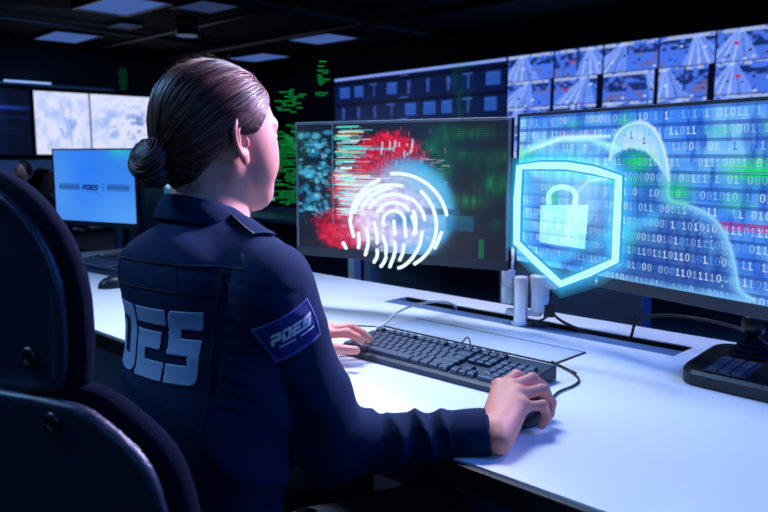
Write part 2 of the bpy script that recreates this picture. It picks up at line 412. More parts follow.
# ------------------------------------------------------------------ wall displays
def wall_display(name, label, O, ax, n_in, W, H, cv, bz=.025, cat='display'):
    """O top-left corner of the picture"""
    O = Vector(O); ax = Vector(ax); n = Vector(n_in)
    t = thing(name, label, cat, O+ax*(W/2)-Vector((0, 0, H))-n*.04)
    rz_poly = [(-bz, -H-bz), (W+bz, -H-bz), (W+bz, bz), (-bz, bz)]
    MB().prism(rz_poly, O-n*.012, ax, (0, 0, 1), -n, .05).build('housing', M_black, t, bevel=.004)
    f = MB()
    for x0, y0, x1, y1 in ((-bz, -H-bz, W+bz, -H), (-bz, 0, W+bz, bz), (-bz, -H, 0, 0), (W, -H, W+bz, 0)):
        f.prism([(x0, y0), (x1, y0), (x1, y1), (x0, y1)], O-n*.0115, ax, (0, 0, 1), n, .018)
    f.build('bezel', M_black, t)
    picture('screen', cv, O-n*.008, ax, W, H, t); return t
# left wall: dark status screen and pale map
cv = Canvas(150, 130, (8, 14, 44)); nz = cv.noise(5, 5, 3)
cv.mix((nz-.35)*.5, (10, 30, 96)); cv.rect(.72, 0, 1, 1, (4, 6, 20), .5)
cv.blob(.70, .28, .35, .03, (40, 80, 210), .7); cv.rect(.0, .42, 1, .43, (16, 40, 110)); cv.rect(.1, .60, .9, .61, (14, 34, 90))
wall_display('status_display', 'dark blue screen at the left end of the left wall display row', (-11.06, 3.05, 2.06), (0, 1, 0), (1, 0, 0), 1.17, .89, cv, .02)
def map_canvas(seed, blue):
    cv = Canvas(190, 130, (222, 226, 254)); nz = cv.noise(7, 5, seed, 4); n2 = cv.noise(16, 14, seed+9, 4)
    cv.mix((nz-.5)*2.2, (160, 186, 246)); cv.mix(np.clip((n2-.55)*5, 0, 1)*.55, (170, 206, 250))
    cv.mix(np.clip((nz-.50)*6, 0, 1)*np.exp(-(((cv.u-.62)/.34)**2+((cv.v-.5)/.26)**2))*blue, (70, 132, 224))
    cv.mix(np.clip((n2-.5)*8, 0, 1)*np.exp(-(((cv.u-.6)/.3)**2+((cv.v-.5)/.22)**2))*blue*.8, (88, 120, 190))
    return cv
wall_display('map_display', 'pale lavender map screen on the left wall, left of the seam', (-11.06, 4.28, 2.06), (0, 1, 0), (1, 0, 0), .80, .89, map_canvas(4, .25), .008)
wall_display('map_display', 'pale map screen with blue blotches on the left wall, behind the hair bun', (-11.06, 5.096, 2.06), (0, 1, 0), (1, 0, 0), 1.45, .89, map_canvas(11, 1.0), .008)
t = MB().box((-11.03, 3.35, 2.135), (.12, 4.2, .03)).build('display_shelf', M_alu); tag(t, 'thin metal shelf rail above the left wall displays', 'rail')
tag(MB().box((-11.02, 4.2, 2.165), (.06, .62, .03)).build('light_strip', emit('strip_pale', rgb(150, 190, 255), 1.0)), 'short glowing strip on top of the left wall displays', 'light strip')

# far wall: chart display and the wall of traffic cameras
cv = Canvas(560, 190, (6, 20, 60)); nz = cv.noise(14, 6, 5); cv.mix(nz*.35, (8, 42, 110))
rr_ = np.random.default_rng(5)
for row, v0 in enumerate((.07, .33, .58, .82)):
    cv.rect(0, v0-.01, 1, v0+.035, (5, 10, 36), .9)
    for k in range(9):
        u0 = .03+k*.108+rr_.random()*.012; kind = [0, 0, 2, 0, 1, 1, 1, 2, 0][(k+row*4) % 9]; v1 = v0+.05
        if kind == 0: cv.rect(u0, v1, u0+.055+.02*rr_.random(), v1+.14, (44, 92, 190), .85); cv.rect(u0+.01, v1+.02, u0+.045, v1+.025, (90, 120, 210))
        elif kind == 1:
            for q in range(9): cv.rect(u0+.02+.004*rr_.random(), v1+q*.017, u0+.034+.008*rr_.random(), v1+q*.017+.012, (70, 100, 200), .85)
        else: cv.rect(u0, v1-.01, u0+.05, v1+.008, (70, 96, 190), .8); cv.rect(u0+.024, v1, u0+.034, v1+.15, (54, 84, 180), .8)
    cv.rect(.44, v0-.03, .49, v0-.012, (80, 110, 200), .7)
cv.rect(0, 0, 1, .030, (132, 160, 246)); cv.rect(.05, .03, .5, .036, (120, 60, 80), .5)
gm = cv.noise(60, 4, 8, 2)*np.exp(-((cv.u-.78)/.06)**2)*(0.5+.5*np.sin(cv.v*2*PI*46)); cv.mix(np.clip(gm*2-.3, 0, 1)*.6, (20, 150, 70))
wall_display('chart_display', 'dark blue display of status charts with a bright top bar on the far wall', wp(-3.60, 2.36, .08), WD, -WN, 3.58, 1.22, cv, .02)
def road_tile(seed, W=64, H=44):
    r = np.random.default_rng(seed); c = Canvas(W, H, (70, 116, 240))
    n = c.noise(5, 4, seed+50, 3); n2 = c.noise(11, 9, seed+90, 2); vx = r.uniform(.1, .9); tilt = r.uniform(-.7, .7)
    c.mix((n-.35)*1.5, (78, 110, 206))
    road = np.abs((c.u-vx)-tilt*(c.v))/(c.v*.75+.06)
    c.mix((road < .55)*.9, (112, 152, 250)); c.mix((road < .50)*(n2 > .5)*.4, (92, 122, 214))
    for q in (-.38, -.16, .05, .27): c.mix((np.abs((c.u-vx-tilt*c.v)/(c.v*.75+.06)-q) < .03)*.6, (206, 220, 255) if q < .2 else (62, 88, 190))
    c.mix(np.clip((n2-.38)*5, 0, 1)*((road > .55)&(c.v < r.uniform(.4, .75)))*.85, (16, 34, 92)); c.mix(((road > .7)&(n > .62)&(c.v > .4))*.55, (130, 96, 130)); c.mix(((c.v < .14)&(n2 > .4))*.8, (190, 208, 255))
    for q in range(6):
        u = r.uniform(.1, .9); v = r.uniform(.3, .95); c.rect(u, v, u+.045, v+.05, [(20, 26, 60), (225, 235, 255), (24, 30, 70)][q % 3])
    if seed % 3 == 0: u = r.uniform(.1, .4); c.rect(u, .4, u+.07, .5, (190, 30, 60))
    if seed % 4 == 1: c.rect(.45, 0, .5, .8, (30, 50, 120), .8)
    return c.a
t = thing('video_wall', 'video wall of blue traffic camera pictures on the far wall at the right', 'display', wp(1.85, 1.13, .12))
MB().prism([(0, 0), (3.82, 0), (3.82, 1.27), (0, 1.27)], wp(0, 1.11, .06), WD, (0, 0, 1), WN, .05).build('housing', M_black, t)
k = 0
widths = [.70, .66, .66, .60, .62, .58]
for r_ in range(4):
    s0 = .005
    for c_ in range(6):
        a = np.zeros((44, 64, 3)); a[:] = np.array((6, 10, 34))/255.; gap = (r_ > 0)*3
        gr = 62-gap*(1+(c_ % 2)); a[1:43, 0:gr] = road_tile(20+k)[1:43, 0:gr]
        if r_ == 2: a[30:43] = a[30:43]*.4+np.array((40, 60, 130))/255.*.6
        cv = Canvas(64, 44, (0, 0, 0)); cv.a = a
        picture('camera_tile', cv, wp(s0, 2.365-r_*.312, .075), WD, widths[c_], .310, t)
        s0 += widths[c_]+.004; k += 1

# ------------------------------------------------------------------ green scan-line glow standing in the dark air behind the woman
def at_px(x, y, d):
    R = Vector((math.sin(CAM_AZ), -math.cos(CAM_AZ), 0)); U = R.cross(Fv); return Vector((0, 0, 1.16))+Fv*d+R*((x-384)/750*d)+U*((256-y)/750*d)
M_green = emit('green_scan_glow', rgb(20, 170, 76), .7, .55, True)
gl = MB(); rg = random.Random(3); d_ = 5.2; Rr = Vector((math.sin(CAM_AZ), -math.cos(CAM_AZ), 0))
gO = at_px(290, 140, d_)
for (cx, cz, rx, rz_) in ((-.005, .26, .10, .085), (-.035, -.10, .16, .22), (.23, .45, .035, .10), (.09, -.02, .14, .10), (-.02, -.36, .16, .10), (.22, .32, .04, .03)):
    z = -rz_
    while z < rz_:
        hw = rx*math.sqrt(max(0, 1-(z/rz_)**2)); x = -hw
        while x < hw:
            L_ = rg.uniform(.012, .06)
            if rg.random() < .85*(1-((x+L_/2)/rx)**2)*(1-(z/rz_)**2)+.05: gl.box(gO+Rr*(cx+x+L_/2)+Vector((0, 0, cz+z)), (L_, .004, .0052), rz=math.atan2(Rr.y, Rr.x))
            x += L_+.006
        z += .0150
tag(gl.build('scan_line_glow', M_green), 'patches of glowing green scan lines in the dark between the woman\'s face and the left monitor', 'light glow', kind='stuff')
gl = MB(); gO = at_px(123, 78, 7.0); z = -.1
while z < .1:
    gl.box(gO+Vector((0, 0, z)), (.09*rg.uniform(.5, 1.1), .004, .008), rz=math.atan2(Rr.y, Rr.x)); z += .026
tag(gl.build('scan_line_glow', emit('green_scan_dim', rgb(16, 96, 60), .6, .5)), 'small column of dim green scan lines above the pale map', 'light glow', kind='stuff')

# ================================================================== MAIN DESK
X0, X1, Y0, Y1 = -3.20, 0.9, 0.78, 1.74
SX0, SX1, SY0, SY1 = -1.49, -0.635, 1.528, 1.632
dk = thing('desk', 'long white operator desk with black front edging running under both arms', 'desk', ((X0+X1)/2, (Y0+Y1)/2, 0))
b = MB(); th = .028; zc = DESK-th/2
b.box(((X0+X1)/2, (Y0+SY0)/2+.004, zc), (X1-X0, SY0-Y0-.008, th)); b.box(((X0+X1)/2, (SY1+Y1)/2, zc), (X1-X0, Y1-SY1, th))
b.box(((X0+SX0)/2, (SY0+SY1)/2, zc), (SX0-X0, SY1-SY0, th)); b.box(((SX1+X1)/2, (SY0+SY1)/2, zc), (X1-SX1, SY1-SY0, th))
b.build('desktop', M_desk, dk)
MB().box(((X0+X1)/2, Y0-.002, DESK-.017), (X1-X0, .012, .034)).build('front_edging', M_edge, dk, bevel=.003)
MB().box(((X0+X1)/2, 1.60, .42), (X1-X0-.2, .02, .5)).build('modesty_panel', M_panel, dk)
for x in (X0+.06, -2.35, .25, X1-.06):
    MB().box((x, 1.26, .36), (.05, .8, .68)).box((x, 1.26, .02), (.07, .86, .03)).build('leg', M_white, dk, bevel=.004)
t = thing('cable_channel', 'aluminium cable channel with a dark slot set in the desk behind the keyboard', 'cable channel', ((SX0+SX1)/2, 1.58, DESK))
sx = (SX0+SX1)/2; sl = SX1-SX0
MB().box((sx, 1.543, DESK-.006), (sl-.004, .026, .012)).build('front_rail', M_alu, t, bevel=.001)
MB().box((sx, 1.573, DESK-.007), (sl-.004, .026, .010)).build('middle_rail', M_alu, t, bevel=.001)
MB().box((sx, 1.592, DESK-.012), (sl-.004, .008, .016)).build('brush_strip', M_edge, t)
MB().box((sx, 1.575, DESK-.045), (sl, .10, .01)).box((sx, 1.629, DESK-.02), (sl, .005, .036)).build('trough', M_dark, t)
# flap in the desk top
t = thing('desk_flap', 'flat pale rectangular hatch panel on the desk just behind the black keyboard', 'hatch', (-1.02, 1.358, DESK))
MB().box((-1.02, 1.358, DESK+.0015), (.476, .116, .003)).build('panel', mat('hatch_pale_blue', rgb(196, 210, 232), .4, bump=.02), t, bevel=.0008)
b = MB(); b.box((-1.02, 1.2975, DESK+.0015), (.482, .004, .0034)).box((-1.02, 1.418, DESK+.0015), (.482, .003, .0034)).box((-.7805, 1.358, DESK+.0015), (.003, .122, .0034))
b.build('rubber_seal', M_edge, t)

# ------------------------------------------------------------------ cables
def cable(name, pts, r, m, label, cat='cable'): 
    return tag(MB().tube(spline(pts, 10), r, 8).build(name, m, smooth=True), label, cat)
cable('white_cable', [(-1.262, 1.270, .7435), (-1.256, 1.292, .748), (-1.267, 1.35, .767), (-1.262, 1.42, .779), (-1.255, 1.50, .776), (-1.268, 1.575, .755), (-1.278, 1.604, .730)], .0032, M_cabw, 'white cable arching from the hatch corner into the desk slot')
cable('thin_grey_cable', [(-1.392, 1.202, .7415), (-1.33, 1.245, .7415), (-1.262, 1.290, .7415)], .0016, M_cable, 'thin dark line of cable on the desk left of the pale hatch')
cable('mouse_cable', [(-.648, 1.046, .752), (-.660, 1.085, .744), (-.676, 1.14, .743), (-.676, 1.19, .743), (-.686, 1.228, .743), (-.72, 1.262, .743), (-.775, 1.294, .743)], .0021, M_cable, 'dark mouse cable curling round the right end of the keyboard')
cable('cable_stub', [(-.712, 1.262, .7435), (-.75, 1.281, .7435), (-.787, 1.2975, .7445)], .0025, M_cable, 'short thick dark cable end at the right corner of the hatch')
cable('monitor_cable', [(-.985, 1.60, .90), (-.975, 1.592, .83), (-.972, 1.585, .79), (-.945, 1.58, .765), (-.90, 1.585, .748), (-.86, 1.603, .728)], .0035, M_cable, 'black cable hanging from the white monitor arm into the slot')
cable('monitor_cable', [(-.99, 1.60, .89), (-.985, 1.585, .80), (-.965, 1.565, .772), (-.995, 1.55, .75), (-1.01, 1.56, .7445)], .003, M_cable, 'second black cable looping beside the foot of the white monitor arm')
cable('power_cable', [(-.44, 1.50, .800), (-.50, 1.54, .815), (-.60, 1.60, .812), (-.70, 1.612, .805), (-.755, 1.61, .785), (-.768, 1.608, .75), (-.770, 1.607, .72)], .0035, M_cable, 'black cable arching out of the slot under the right monitor')
t = MB().box((-.967, 1.575, .782), (.026, .02, .03), rz=.4).box((-.985, 1.56, .749), (.05, .012, .012), rz=.5).build('cable_clip', M_black, bevel=.002); tag(t, 'small black clip bundling the cables beside the white monitor arm', 'clip')

# ------------------------------------------------------------------ monitors
def monitor(name, label, A, B, ztop, H, cv, bz=.007, bzb=.024, rim=True, rimcol=None, tilt=0):
    A = Vector((A[0], A[1], 0)); B = Vector((B[0], B[1], 0)); ax = (B-A).normalized(); W = (B-A).length; n = Vector((ax.y, -ax.x, 0))  # towards the viewer
    up = Vector((0, 0, 1)); O = A+up*ztop
    t = thing(name, label, 'monitor', (A+B)/2+up*(ztop-H))
    MB().prism([(0, -H), (W, -H), (W, 0), (0, 0)], O-n*.004, ax, up, -n, .022).prism([(W*.25, -H*.85), (W*.75, -H*.85), (W*.75, -H*.15), (W*.25, -H*.15)], O-n*.026, ax, up, -n, .025).build('housing', M_black, t, bevel=.004)
    f = MB()
    for x0, y0, x1, y1 in ((0, -bz, W, 0), (0, -H+bzb, bz, -bz), (W-bz, -H+bzb, W, -bz)): f.prism([(x0, y0), (x1, y0), (x1, y1), (x0, y1)], O-n*.0045, ax, up, n, .0045)
    f.build('bezel', rimcol or M_bezel, t, bevel=.0008)
    MB().prism([(0, -H), (W, -H), (W, -H+bzb), (0, -H+bzb)], O-n*.0045, ax, up, n, .0055).build('lower_bezel', M_bezel, t, bevel=.001)
    picture('screen', cv, O+ax*bz-up*bz-n*.002, ax, W-2*bz, H-bz-bzb, t)
    return t, O, ax, n, W
# --- left monitor picture: broken code, red burst, blue disc and green scan lines
cv = Canvas(480, 290, (24, 30, 46)); u, v = cv.u, cv.v; asp = 480/290.
n1 = cv.noise(10, 6, 21, 3); n2 = cv.noise(40, 30, 22, 2); n3 = cv.noise(90, 60, 23, 2)
cv.mix((n1-.3)*.5, (14, 26, 44)); cv.blob(.60, .20, .22, .2, (22, 60, 96), .6); cv.blob(.12, .35, .12, .4, (10, 34, 48), .7)
r = np.random.default_rng(9)
for k in range(60):
    uu_ = abs(r.normal(.10, .05)); vv_ = r.choice([.12, .2, .34, .4, .52, .66])+r.normal(0, .03); cv.blob(uu_, vv_, r.uniform(.012, .03), r.uniform(.012, .035), [(60, 170, 220), (110, 210, 250), (30, 120, 160)][k % 3], .75, 4)
for k in range(110):
    uu_ = abs(r.normal(.10, .055)); vv_ = r.uniform(.06, .80); wd = r.uniform(.008, .035); hh = r.uniform(.008, .03)
    cv.rect(uu_, vv_, uu_+wd, vv_+hh, [(40, 150, 190), (20, 90, 120), (120, 210, 240), (18, 70, 90)][k % 4], r.uniform(.3, .85))
# red burst: two masses of splinters
red = np.maximum(np.exp(-(((u-.46)/.17)**2+((v-.26)/.20)**2)**1.6), np.maximum(np.exp(-(((u-.24)/.15)**2+((v-.83)/.17)**2)**1.4), .9*np.exp(-(((u-.33)/.17)**2+((v-.52)/.26)**2)**1.5)))
cv.mix(np.clip((red*1.6*(.35+n2*1.0+n3*.35)-.42)*1.8, 0, 1), (210, 26, 60)); cv.mix(np.clip(red*(n3*2.2-.9), 0, 1)*.8, (120, 10, 34)); cv.mix(np.clip(red*(n2*2.6-1.5), 0, 1), (240, 60, 96))
for k in range(260):
    a = r.normal(0, 1); uu_ = .46+a*.10; vv_ = .30-abs(r.normal(0, .12)); wd = r.uniform(.002, .006); hh = r.uniform(.01, .05)
    cv.rect(uu_, vv_, uu_+wd, vv_+hh, [(220, 34, 70), (180, 16, 48), (18, 40, 70), (240, 90, 120)][k % 4], .75)
cv.mix(((np.abs(v-.775) < .02)&(u > .06)&(u < .30))*.7, (120, 16, 40))
# glitch column of cyan/white bars
for k in range(150):
    vv_ = r.uniform(.01, .72); c0 = .20+.06*r.random(); L_ = abs(r.normal(.05, .06))+.012
    cv.rect(c0-.02*r.random(), vv_, c0+L_, vv_+r.uniform(.004, .016), [(90, 220, 235), (190, 250, 255), (40, 150, 180), (255, 255, 255), (230, 190, 120), (80, 210, 190)][k % 6], r.uniform(.5, .95))
cv.rect(.186, .0, .190, .80, (90, 160, 210), .7); cv.rect(.62, .25, .624, .45, (200, 190, 240), .5)
for k in range(46):
    uu_ = r.uniform(.60, .72); vv_ = r.uniform(.26, .50); cv.rect(uu_, vv_, uu_+r.uniform(.01, .04), vv_+.006, (214, 190, 236), .6)
for k in range(16):
    uu_ = r.uniform(.42, .58); vv_ = r.uniform(.12, .33); cv.rect(uu_, vv_, uu_+.008, vv_+r.uniform(.02, .07), (200, 220, 240), .8)
# blue disc: glow of the floating fingerprint, painted into the screen picture
rad = np.hypot((u-.545)*asp, v-.655)
cv.mix(1/(1+np.exp((rad-.385)/.012))*(.30+.62/(1+np.exp(-(u-.50)/.03))), (46, 160, 228)); cv.mix(np.exp(-((rad-.27)/.10)**2)*(u > .45)*.5, (130, 216, 255))
cv.mix(((np.abs(v-.665) < .022)&(rad < .42)&(u > .62))*.8, (18, 78, 118)); cv.mix((((v > .69)&(v < .80)&(u > .74)&(u < .86)))*.5, (30, 110, 170))
left = np.exp(-(((u-.47)/.20)**2+((v-.70)/.27)**2)**1.5)
cv.mix(np.clip(left*1.1, 0, .9), (214, 190, 250)); cv.mix(np.clip(left*(n2-.30)*2.4, 0, 1), (244, 232, 255))
cv.mix(np.exp(-(((u-.36)/.16)**2+((v-.48)/.09)**2))*(.5+.5*np.sin(v*2*PI*48))*.8, (196, 250, 255))
for k in range(36):
    vv_ = r.uniform(.40, .72); uu_ = r.uniform(.22, .34); cv.rect(uu_, vv_, uu_+r.uniform(.05, .20), vv_+.006, (225, 250, 255), .8)
cv.mix(np.exp(-(((u-.55)/.09)**2+((v-.74)/.06)**2))*.8, (50, 130, 200))
scan = .35+.65*(np.sin(v*2*PI*58) > -.1)
for (cu, cv_, ru, rv, al) in ((.72, .12, .05, .10, .7), (.84, .09, .10, .05, .55), (.78, .24, .09, .05, .55), (.66, .19, .04, .05, .6), (.73, .35, .045, .07, .7), (.95, .45, .07, .08, .95), (.97, .25, .04, .05, .6), (.84, .58, .08, .05, .8), (.82, .70, .05, .04, .4), (.90, .30, .08, .08, .3), (.96, .74, .03, .05, .4), (.02, .2, .03, .2, .4)):
    cv.mix(np.exp(-((((u-cu)/ru)**2+((v-cv_)/rv)**2)**1.0))*(.3+.9*cv.noise(70, 8, int(cu*100), 1))*scan*al, (26, 160, 84))
cv.mix((np.abs(u-.895) < .012)*((v > .85))*scan*.7, (20, 140, 80))
monL, OL, axL, nL, WL = monitor('monitor', 'left desk monitor showing a red burst, broken code and a blue disc', (-1.64, 1.334), (-1.034, 1.492), 1.249, .367, cv, rimcol=M_rim)

# --- right monitor picture: binary digits, hooded figure
cv = Canvas(600, 330, (56, 128, 240)); u, v = cv.u, cv.v; asp = 600/330.
n1 = cv.noise(9, 6, 31, 3); n2 = cv.noise(60, 5, 32, 2); n3 = cv.noise(5, 26, 33, 3)
cv.mix(np.clip((n1-.32)*2.2, 0, 1), (124, 196, 255)); cv.mix(np.clip((.50-n2)*2.3, 0, 1)*.75, (20, 60, 180)); cv.mix(np.clip((n3-.55)*3, 0, 1)*.55, (110, 186, 255))
cv.mix(np.clip((v-.62)*1.5, 0, 1)*np.exp(-((u-.62)/.30)**2)*.75, (12, 26, 96)); cv.mix(((v*11.6) % 1 < .22)*.40, (14, 40, 130))
cv.blob(.22, .42, .24, .22, (130, 206, 255), .75)
# hooded figure
def inpoly(pts):
    pts = np.array(pts); ins = np.zeros(u.shape, bool); j = len(pts)-1
    for i in range(len(pts)):
        (xi, yi), (xj, yj) = pts[i], pts[j]; ins ^= ((yi > v) != (yj > v)) & (u < (xj-xi)*(v-yi)/(yj-yi+1e-12)+xi); j = i
    return ins
hood = [(.425, .29), (.44, .17), (.475, .10), (.53, .075), (.575, .10), (.61, .17), (.635, .28), (.648, .40), (.655, .50), (.70, .52), (.75, .545), (.80, .59), (.835, .66), (.865, .78), (.885, .93), (.89, 1.0), (.30, 1.0), (.33, .75), (.38, .60), (.42, .50), (.435, .40)]
hp = [(p.x, p.y) for p in spline([(a, b_, 0) for a, b_ in hood], 5)]
ins = inpoly(hp); cv.mix(ins*.42*np.clip((v-.30)*3, .2, 1), (14, 40, 120)); 
top = inpoly([(.425, .29), (.44, .17), (.475, .10), (.53, .075), (.575, .10), (.61, .17), (.635, .28), (.645, .40), (.60, .30), (.56, .24), (.50, .22), (.45, .25)])
cv.mix(top*(.72+.3*n1), (200, 236, 255)); face = inpoly([(.45, .26), (.50, .23), (.56, .25), (.60, .32), (.615, .45), (.58, .60), (.50, .62), (.45, .5)]); cv.mix(face*.55, (24, 84, 190))
rr_ = np.random.default_rng(4)
for k in range(420):   # cloth grain catching light on the hood and shoulder
    uu_ = rr_.uniform(.44, .86); vv_ = rr_.uniform(.09, .97); m_ = 0
    if (uu_ < .62 and vv_ < .28) or (uu_ > .62+.0 and .5 < vv_ and abs(uu_-(.64+.26*(1-np.exp(-(vv_-.5)*5)))) < .05): cv.rect(uu_, vv_, uu_+.004, vv_+.006, (215, 240, 255), .8)
cv.line([(.76, .62), (.80, .75), (.79, .86)], 0, (110, 190, 255), .35, soft=.02, asp=asp)
# digits
rr_ = np.random.default_rng(12); ph = 28.2
for row in range(12):
    py = int(5+row*ph); px = 4
    if row > 0 and rr_.random() < .0: continue
    while px < 588:
        one = rr_.random() < .5; g = ONE if one else ZERO; uu_ = px/600.; vv_ = py/330.
        al = .30+.55*rr_.random(); kx = 2 if True else 1
        if rr_.random() > .06: cv.glyph(g, px, py+3, 2, (226, 242, 255) if rr_.random() < .75 else (90, 160, 255), al)
        px += 12 if not one else 11
for k in range(34):   # faint smaller digits between the rows
    px = int(rr_.uniform(0, 590)); py = int(rr_.uniform(0, 310)); cv.glyph(ZERO if k % 2 else ONE, px, py, 2, (40, 90, 220), .8)
for (uu_, vv_, n_) in ((.20, .115, 12), (.80, .60, 16)):
    for k in range(n_): cv.glyph(ZERO if k % 3 else ONE, int(uu_*600+k*8), int(vv_*330), 1 if uu_ < .5 else 2, (214, 30, 96), .85) if k*8+uu_*600 < 590 else None
# rim light of the figure and swoosh
keep_ = cv.a.copy(); cv.line(hp[:80], 0, (120, 200, 255), .85, soft=.045, asp=asp); cv.a = np.where(ins[..., None], cv.a, keep_)
cv.line(hp[:36], 0, (225, 248, 255), .8, soft=.011, asp=asp); cv.line(hp[36:74], 0, (170, 226, 255), .6, soft=.010, asp=asp)
cv.line([(0, .27), (.08, .20), (.20, .165), (.34, .165), (.45, .22)], 0, (170, 255, 255), .85, soft=.028, asp=asp)
cv.line([(.06, .23), (.22, .15), (.42, .15)], 0, (220, 255, 255), .8, soft=.012, asp=asp)
cv.line([(.16, 1.0), (.30, .86), (.47, .72), (.60, .62)], 0, (70, 200, 255), .6, soft=.05, asp=asp)
cv.line([(.28, .72), (.31, .50), (.36, .40), (.44, .37)], 0, (150, 220, 255), .55, soft=.05, asp=asp)
cv.line([(.255, .80), (.262, .62), (.29, .50), (.34, .42), (.42, .40)], 0, (215, 245, 255), .8, soft=.008, asp=asp)
cv.blob(.35, .58, .10, .14, (150, 210, 255), .7)
for (uu_, vv_, ru, rv, al) in ((.53, .30, .055, .06, .95), (.50, .42, .10, .03, .5), (.68, .46, .045, .07, .8), (.93, .34, .10, .06, .95), (.05, .30, .10, .06, .7), (.24, .32, .07, .06, .7), (.0, .42, .04, .05, .8), (.52, .76, .03, .08, .35), (.80, .14, .05, .03, .35), (.48, .06, .03, .04, .5), (.86, .50, .05, .05, .4), (.18, .55, .03, .10, .5), (.96, .13, .04, .04, .5), (.27, .07, .03, .03, .4)):
    cv.mix(np.exp(-(((u-uu_)/ru)**2+((v-vv_)/rv)**2))*(.35+.65*(np.sin(v*2*PI*66) > -.2))*al, (30, 222, 96))
monR, OR_, axR, nR, WR = monitor('monitor', 'right desk monitor showing blue binary digits and a glowing hooded figure', (-1.027, 1.507), (-.375, 1.328), 1.256, .372, cv, rimcol=M_bezel)
# little bolt mark on the lower bezel
q = OR_+axR*.268+Vector((0, 0, -.372+.012))+nR*.0015
bolt = [(.002, .009), (-.005, -.001), (-.001, -.001), (-.003, -.009), (.005, .002), (.001, .002)]
MB().prism(bolt, q, axR, (0, 0, 1), nR, .0006).build('bolt_mark', mat('logo_pale', rgb(214, 224, 240), .4), monR)

# --- white twin monitor arm
t = thing('twin_monitor_mount', 'white twin monitor arm with three upright cylinders rising from the desk slot', 'monitor arm', (-1.035, 1.552, DESK))
MB().lathe((-1.035, 1.552, DESK+.001), [(.024, 0), (.024, .006), (.0175, .008), (.0175, .118), (.015, .121)], 28).build('post', M_white, t, smooth=True)
MB().lathe((-1.071, 1.548, DESK+.052), [(.0155, 0), (.0165, .002), (.0165, .040), (.0155, .041), (.0165, .042), (.0165, .082), (.015, .084)], 28).build('joint', M_white, t, smooth=True)
MB().lathe((-.992, 1.572, DESK+.036), [(.020, 0), (.022, .003), (.022, .045), (.0215, .046), (.0225, .047), (.026, .085), (.026, .090)], 28).build('joint', M_white, t, smooth=True)
MB().prism([(-.03, 0), (.035, .0), (.055, .03), (-.03, .03)], (-.985, 1.590, DESK+.098), (1, .2, 0), (0, 0, 1), (-.2, 1, 0), -.03).build('arm_shroud', M_white, t, bevel=.003)
MB().tube([(-1.071, 1.548, DESK+.134), (-1.071, 1.60, DESK+.16), (-1.25, 1.62, DESK+.22), (-1.322, 1.478, 1.065)], .014, 12).build('arm', M_white, t, smooth=True)
MB().tube([(-.992, 1.60, DESK+.12), (-.90, 1.64, DESK+.20), (-.78, 1.60, DESK+.28), (-.715, 1.478, 1.07)], .014, 12).build('arm', M_white, t, smooth=True)
MB().bar((-1.075, 1.55, DESK+.030), (-.99, 1.575, DESK+.030), .022, .012).build('cross_bracket', M_white, t, bevel=.002)

# ------------------------------------------------------------------ glowing emblems floating in front of the monitors
M_glow = emit('emblem_glow', rgb(178, 246, 255), 1.15); M_glow2 = emit('emblem_glow_soft', rgb(160, 226, 250), 1.0, .42, True); M_ridge = emit('ridge_glow', rgb(226, 244, 255), 1.15, .92)
M_halo = emit('halo_glow', rgb(60, 190, 255), 1.0, .07, True)
# shield
sO = at_px(565, 215, 1.52); sx_ = Vector((axR.x, axR.y, 0)).lerp(Rr, .45).normalized(); sn = Vector((sx_.y, -sx_.x, 0)); pxm = 1.52/750
def shp(pts, k=1.08): return [sO+sx_*((x-565)*pxm*k)+Vector((0, 0, (215-y)*pxm)) for x, y in pts]
t = thing('shield_emblem', 'glowing cyan shield outline floating in front of the right monitor', 'emblem', sO-Vector((0, 0, .16)))
shield = [(519, 168), (517.5, 200), (518, 246), (540, 266), (563, 285), (590, 271), (613, 257), (613, 215), (613, 177), (590, 170), (565, 166), (540, 166), (519, 168)]
def ribbon(mb, P, wd, dp, nrm):
    n = len(P); V = []
    for i, p in enumerate(P):
        a = P[i-1] if i else P[0]; b_ = P[i+1] if i < n-1 else P[-1]
        if i == 0 or i == n-1:
            if (P[0]-P[-1]).length < 1e-6: a = P[-2]; b_ = P[1]
        tg = (b_-a).normalized(); s_ = tg.cross(nrm).normalized()
        for sgn, dz in ((-1, 0), (1, 0), (1, 1), (-1, 1)): V.append(p+s_*(sgn*wd/2)+nrm*(dz*dp))
    F = []
    for i in range(n-1):
        for k in range(4): F.append((i*4+k, i*4+(k+1) % 4, (i+1)*4+(k+1) % 4, (i+1)*4+k))
    F += [(0, 1, 2, 3), ((n-1)*4+3, (n-1)*4+2, (n-1)*4+1, (n-1)*4)]
    mb.add(V, F)
m_ = MB(); ribbon(m_, shp(shield), .0150, .003, sn); m_.build('outline', M_glow, t)
for k_, hw_ in enumerate((.022, .030, .040, .052, .066)):
    m_ = MB(); ribbon(m_, [p-sn*(.004+.002*k_) for p in shp(shield)], hw_, .0004, sn); m_.build('halo', M_halo, t)
t = thing('padlock_emblem', 'pale glowing padlock floating inside the cyan shield', 'emblem', shp([(563, 247)])[0])
P4 = shp([(541, 206), (587, 204), (585, 248), (541, 244)]); 
m_ = MB(); m_.add(P4+[p+sn*.003 for p in P4], [(0, 1, 2, 3), (7, 6, 5, 4), (0, 4, 5, 1), (1, 5, 6, 2), (2, 6, 7, 3), (3, 7, 4, 0)]); m_.build('body', M_glow2, t, bevel=.0015)
arc = [(549.5, 205), (549, 197)]+[(562-13*math.cos(a), 197-10*math.sin(a)) for a in np.linspace(0.15, PI-.15, 14)]+[(575, 197), (574.5, 204)]
m_ = MB(); ribbon(m_, shp(arc), .0095, .003, sn); m_.build('shackle', M_glow2, t)
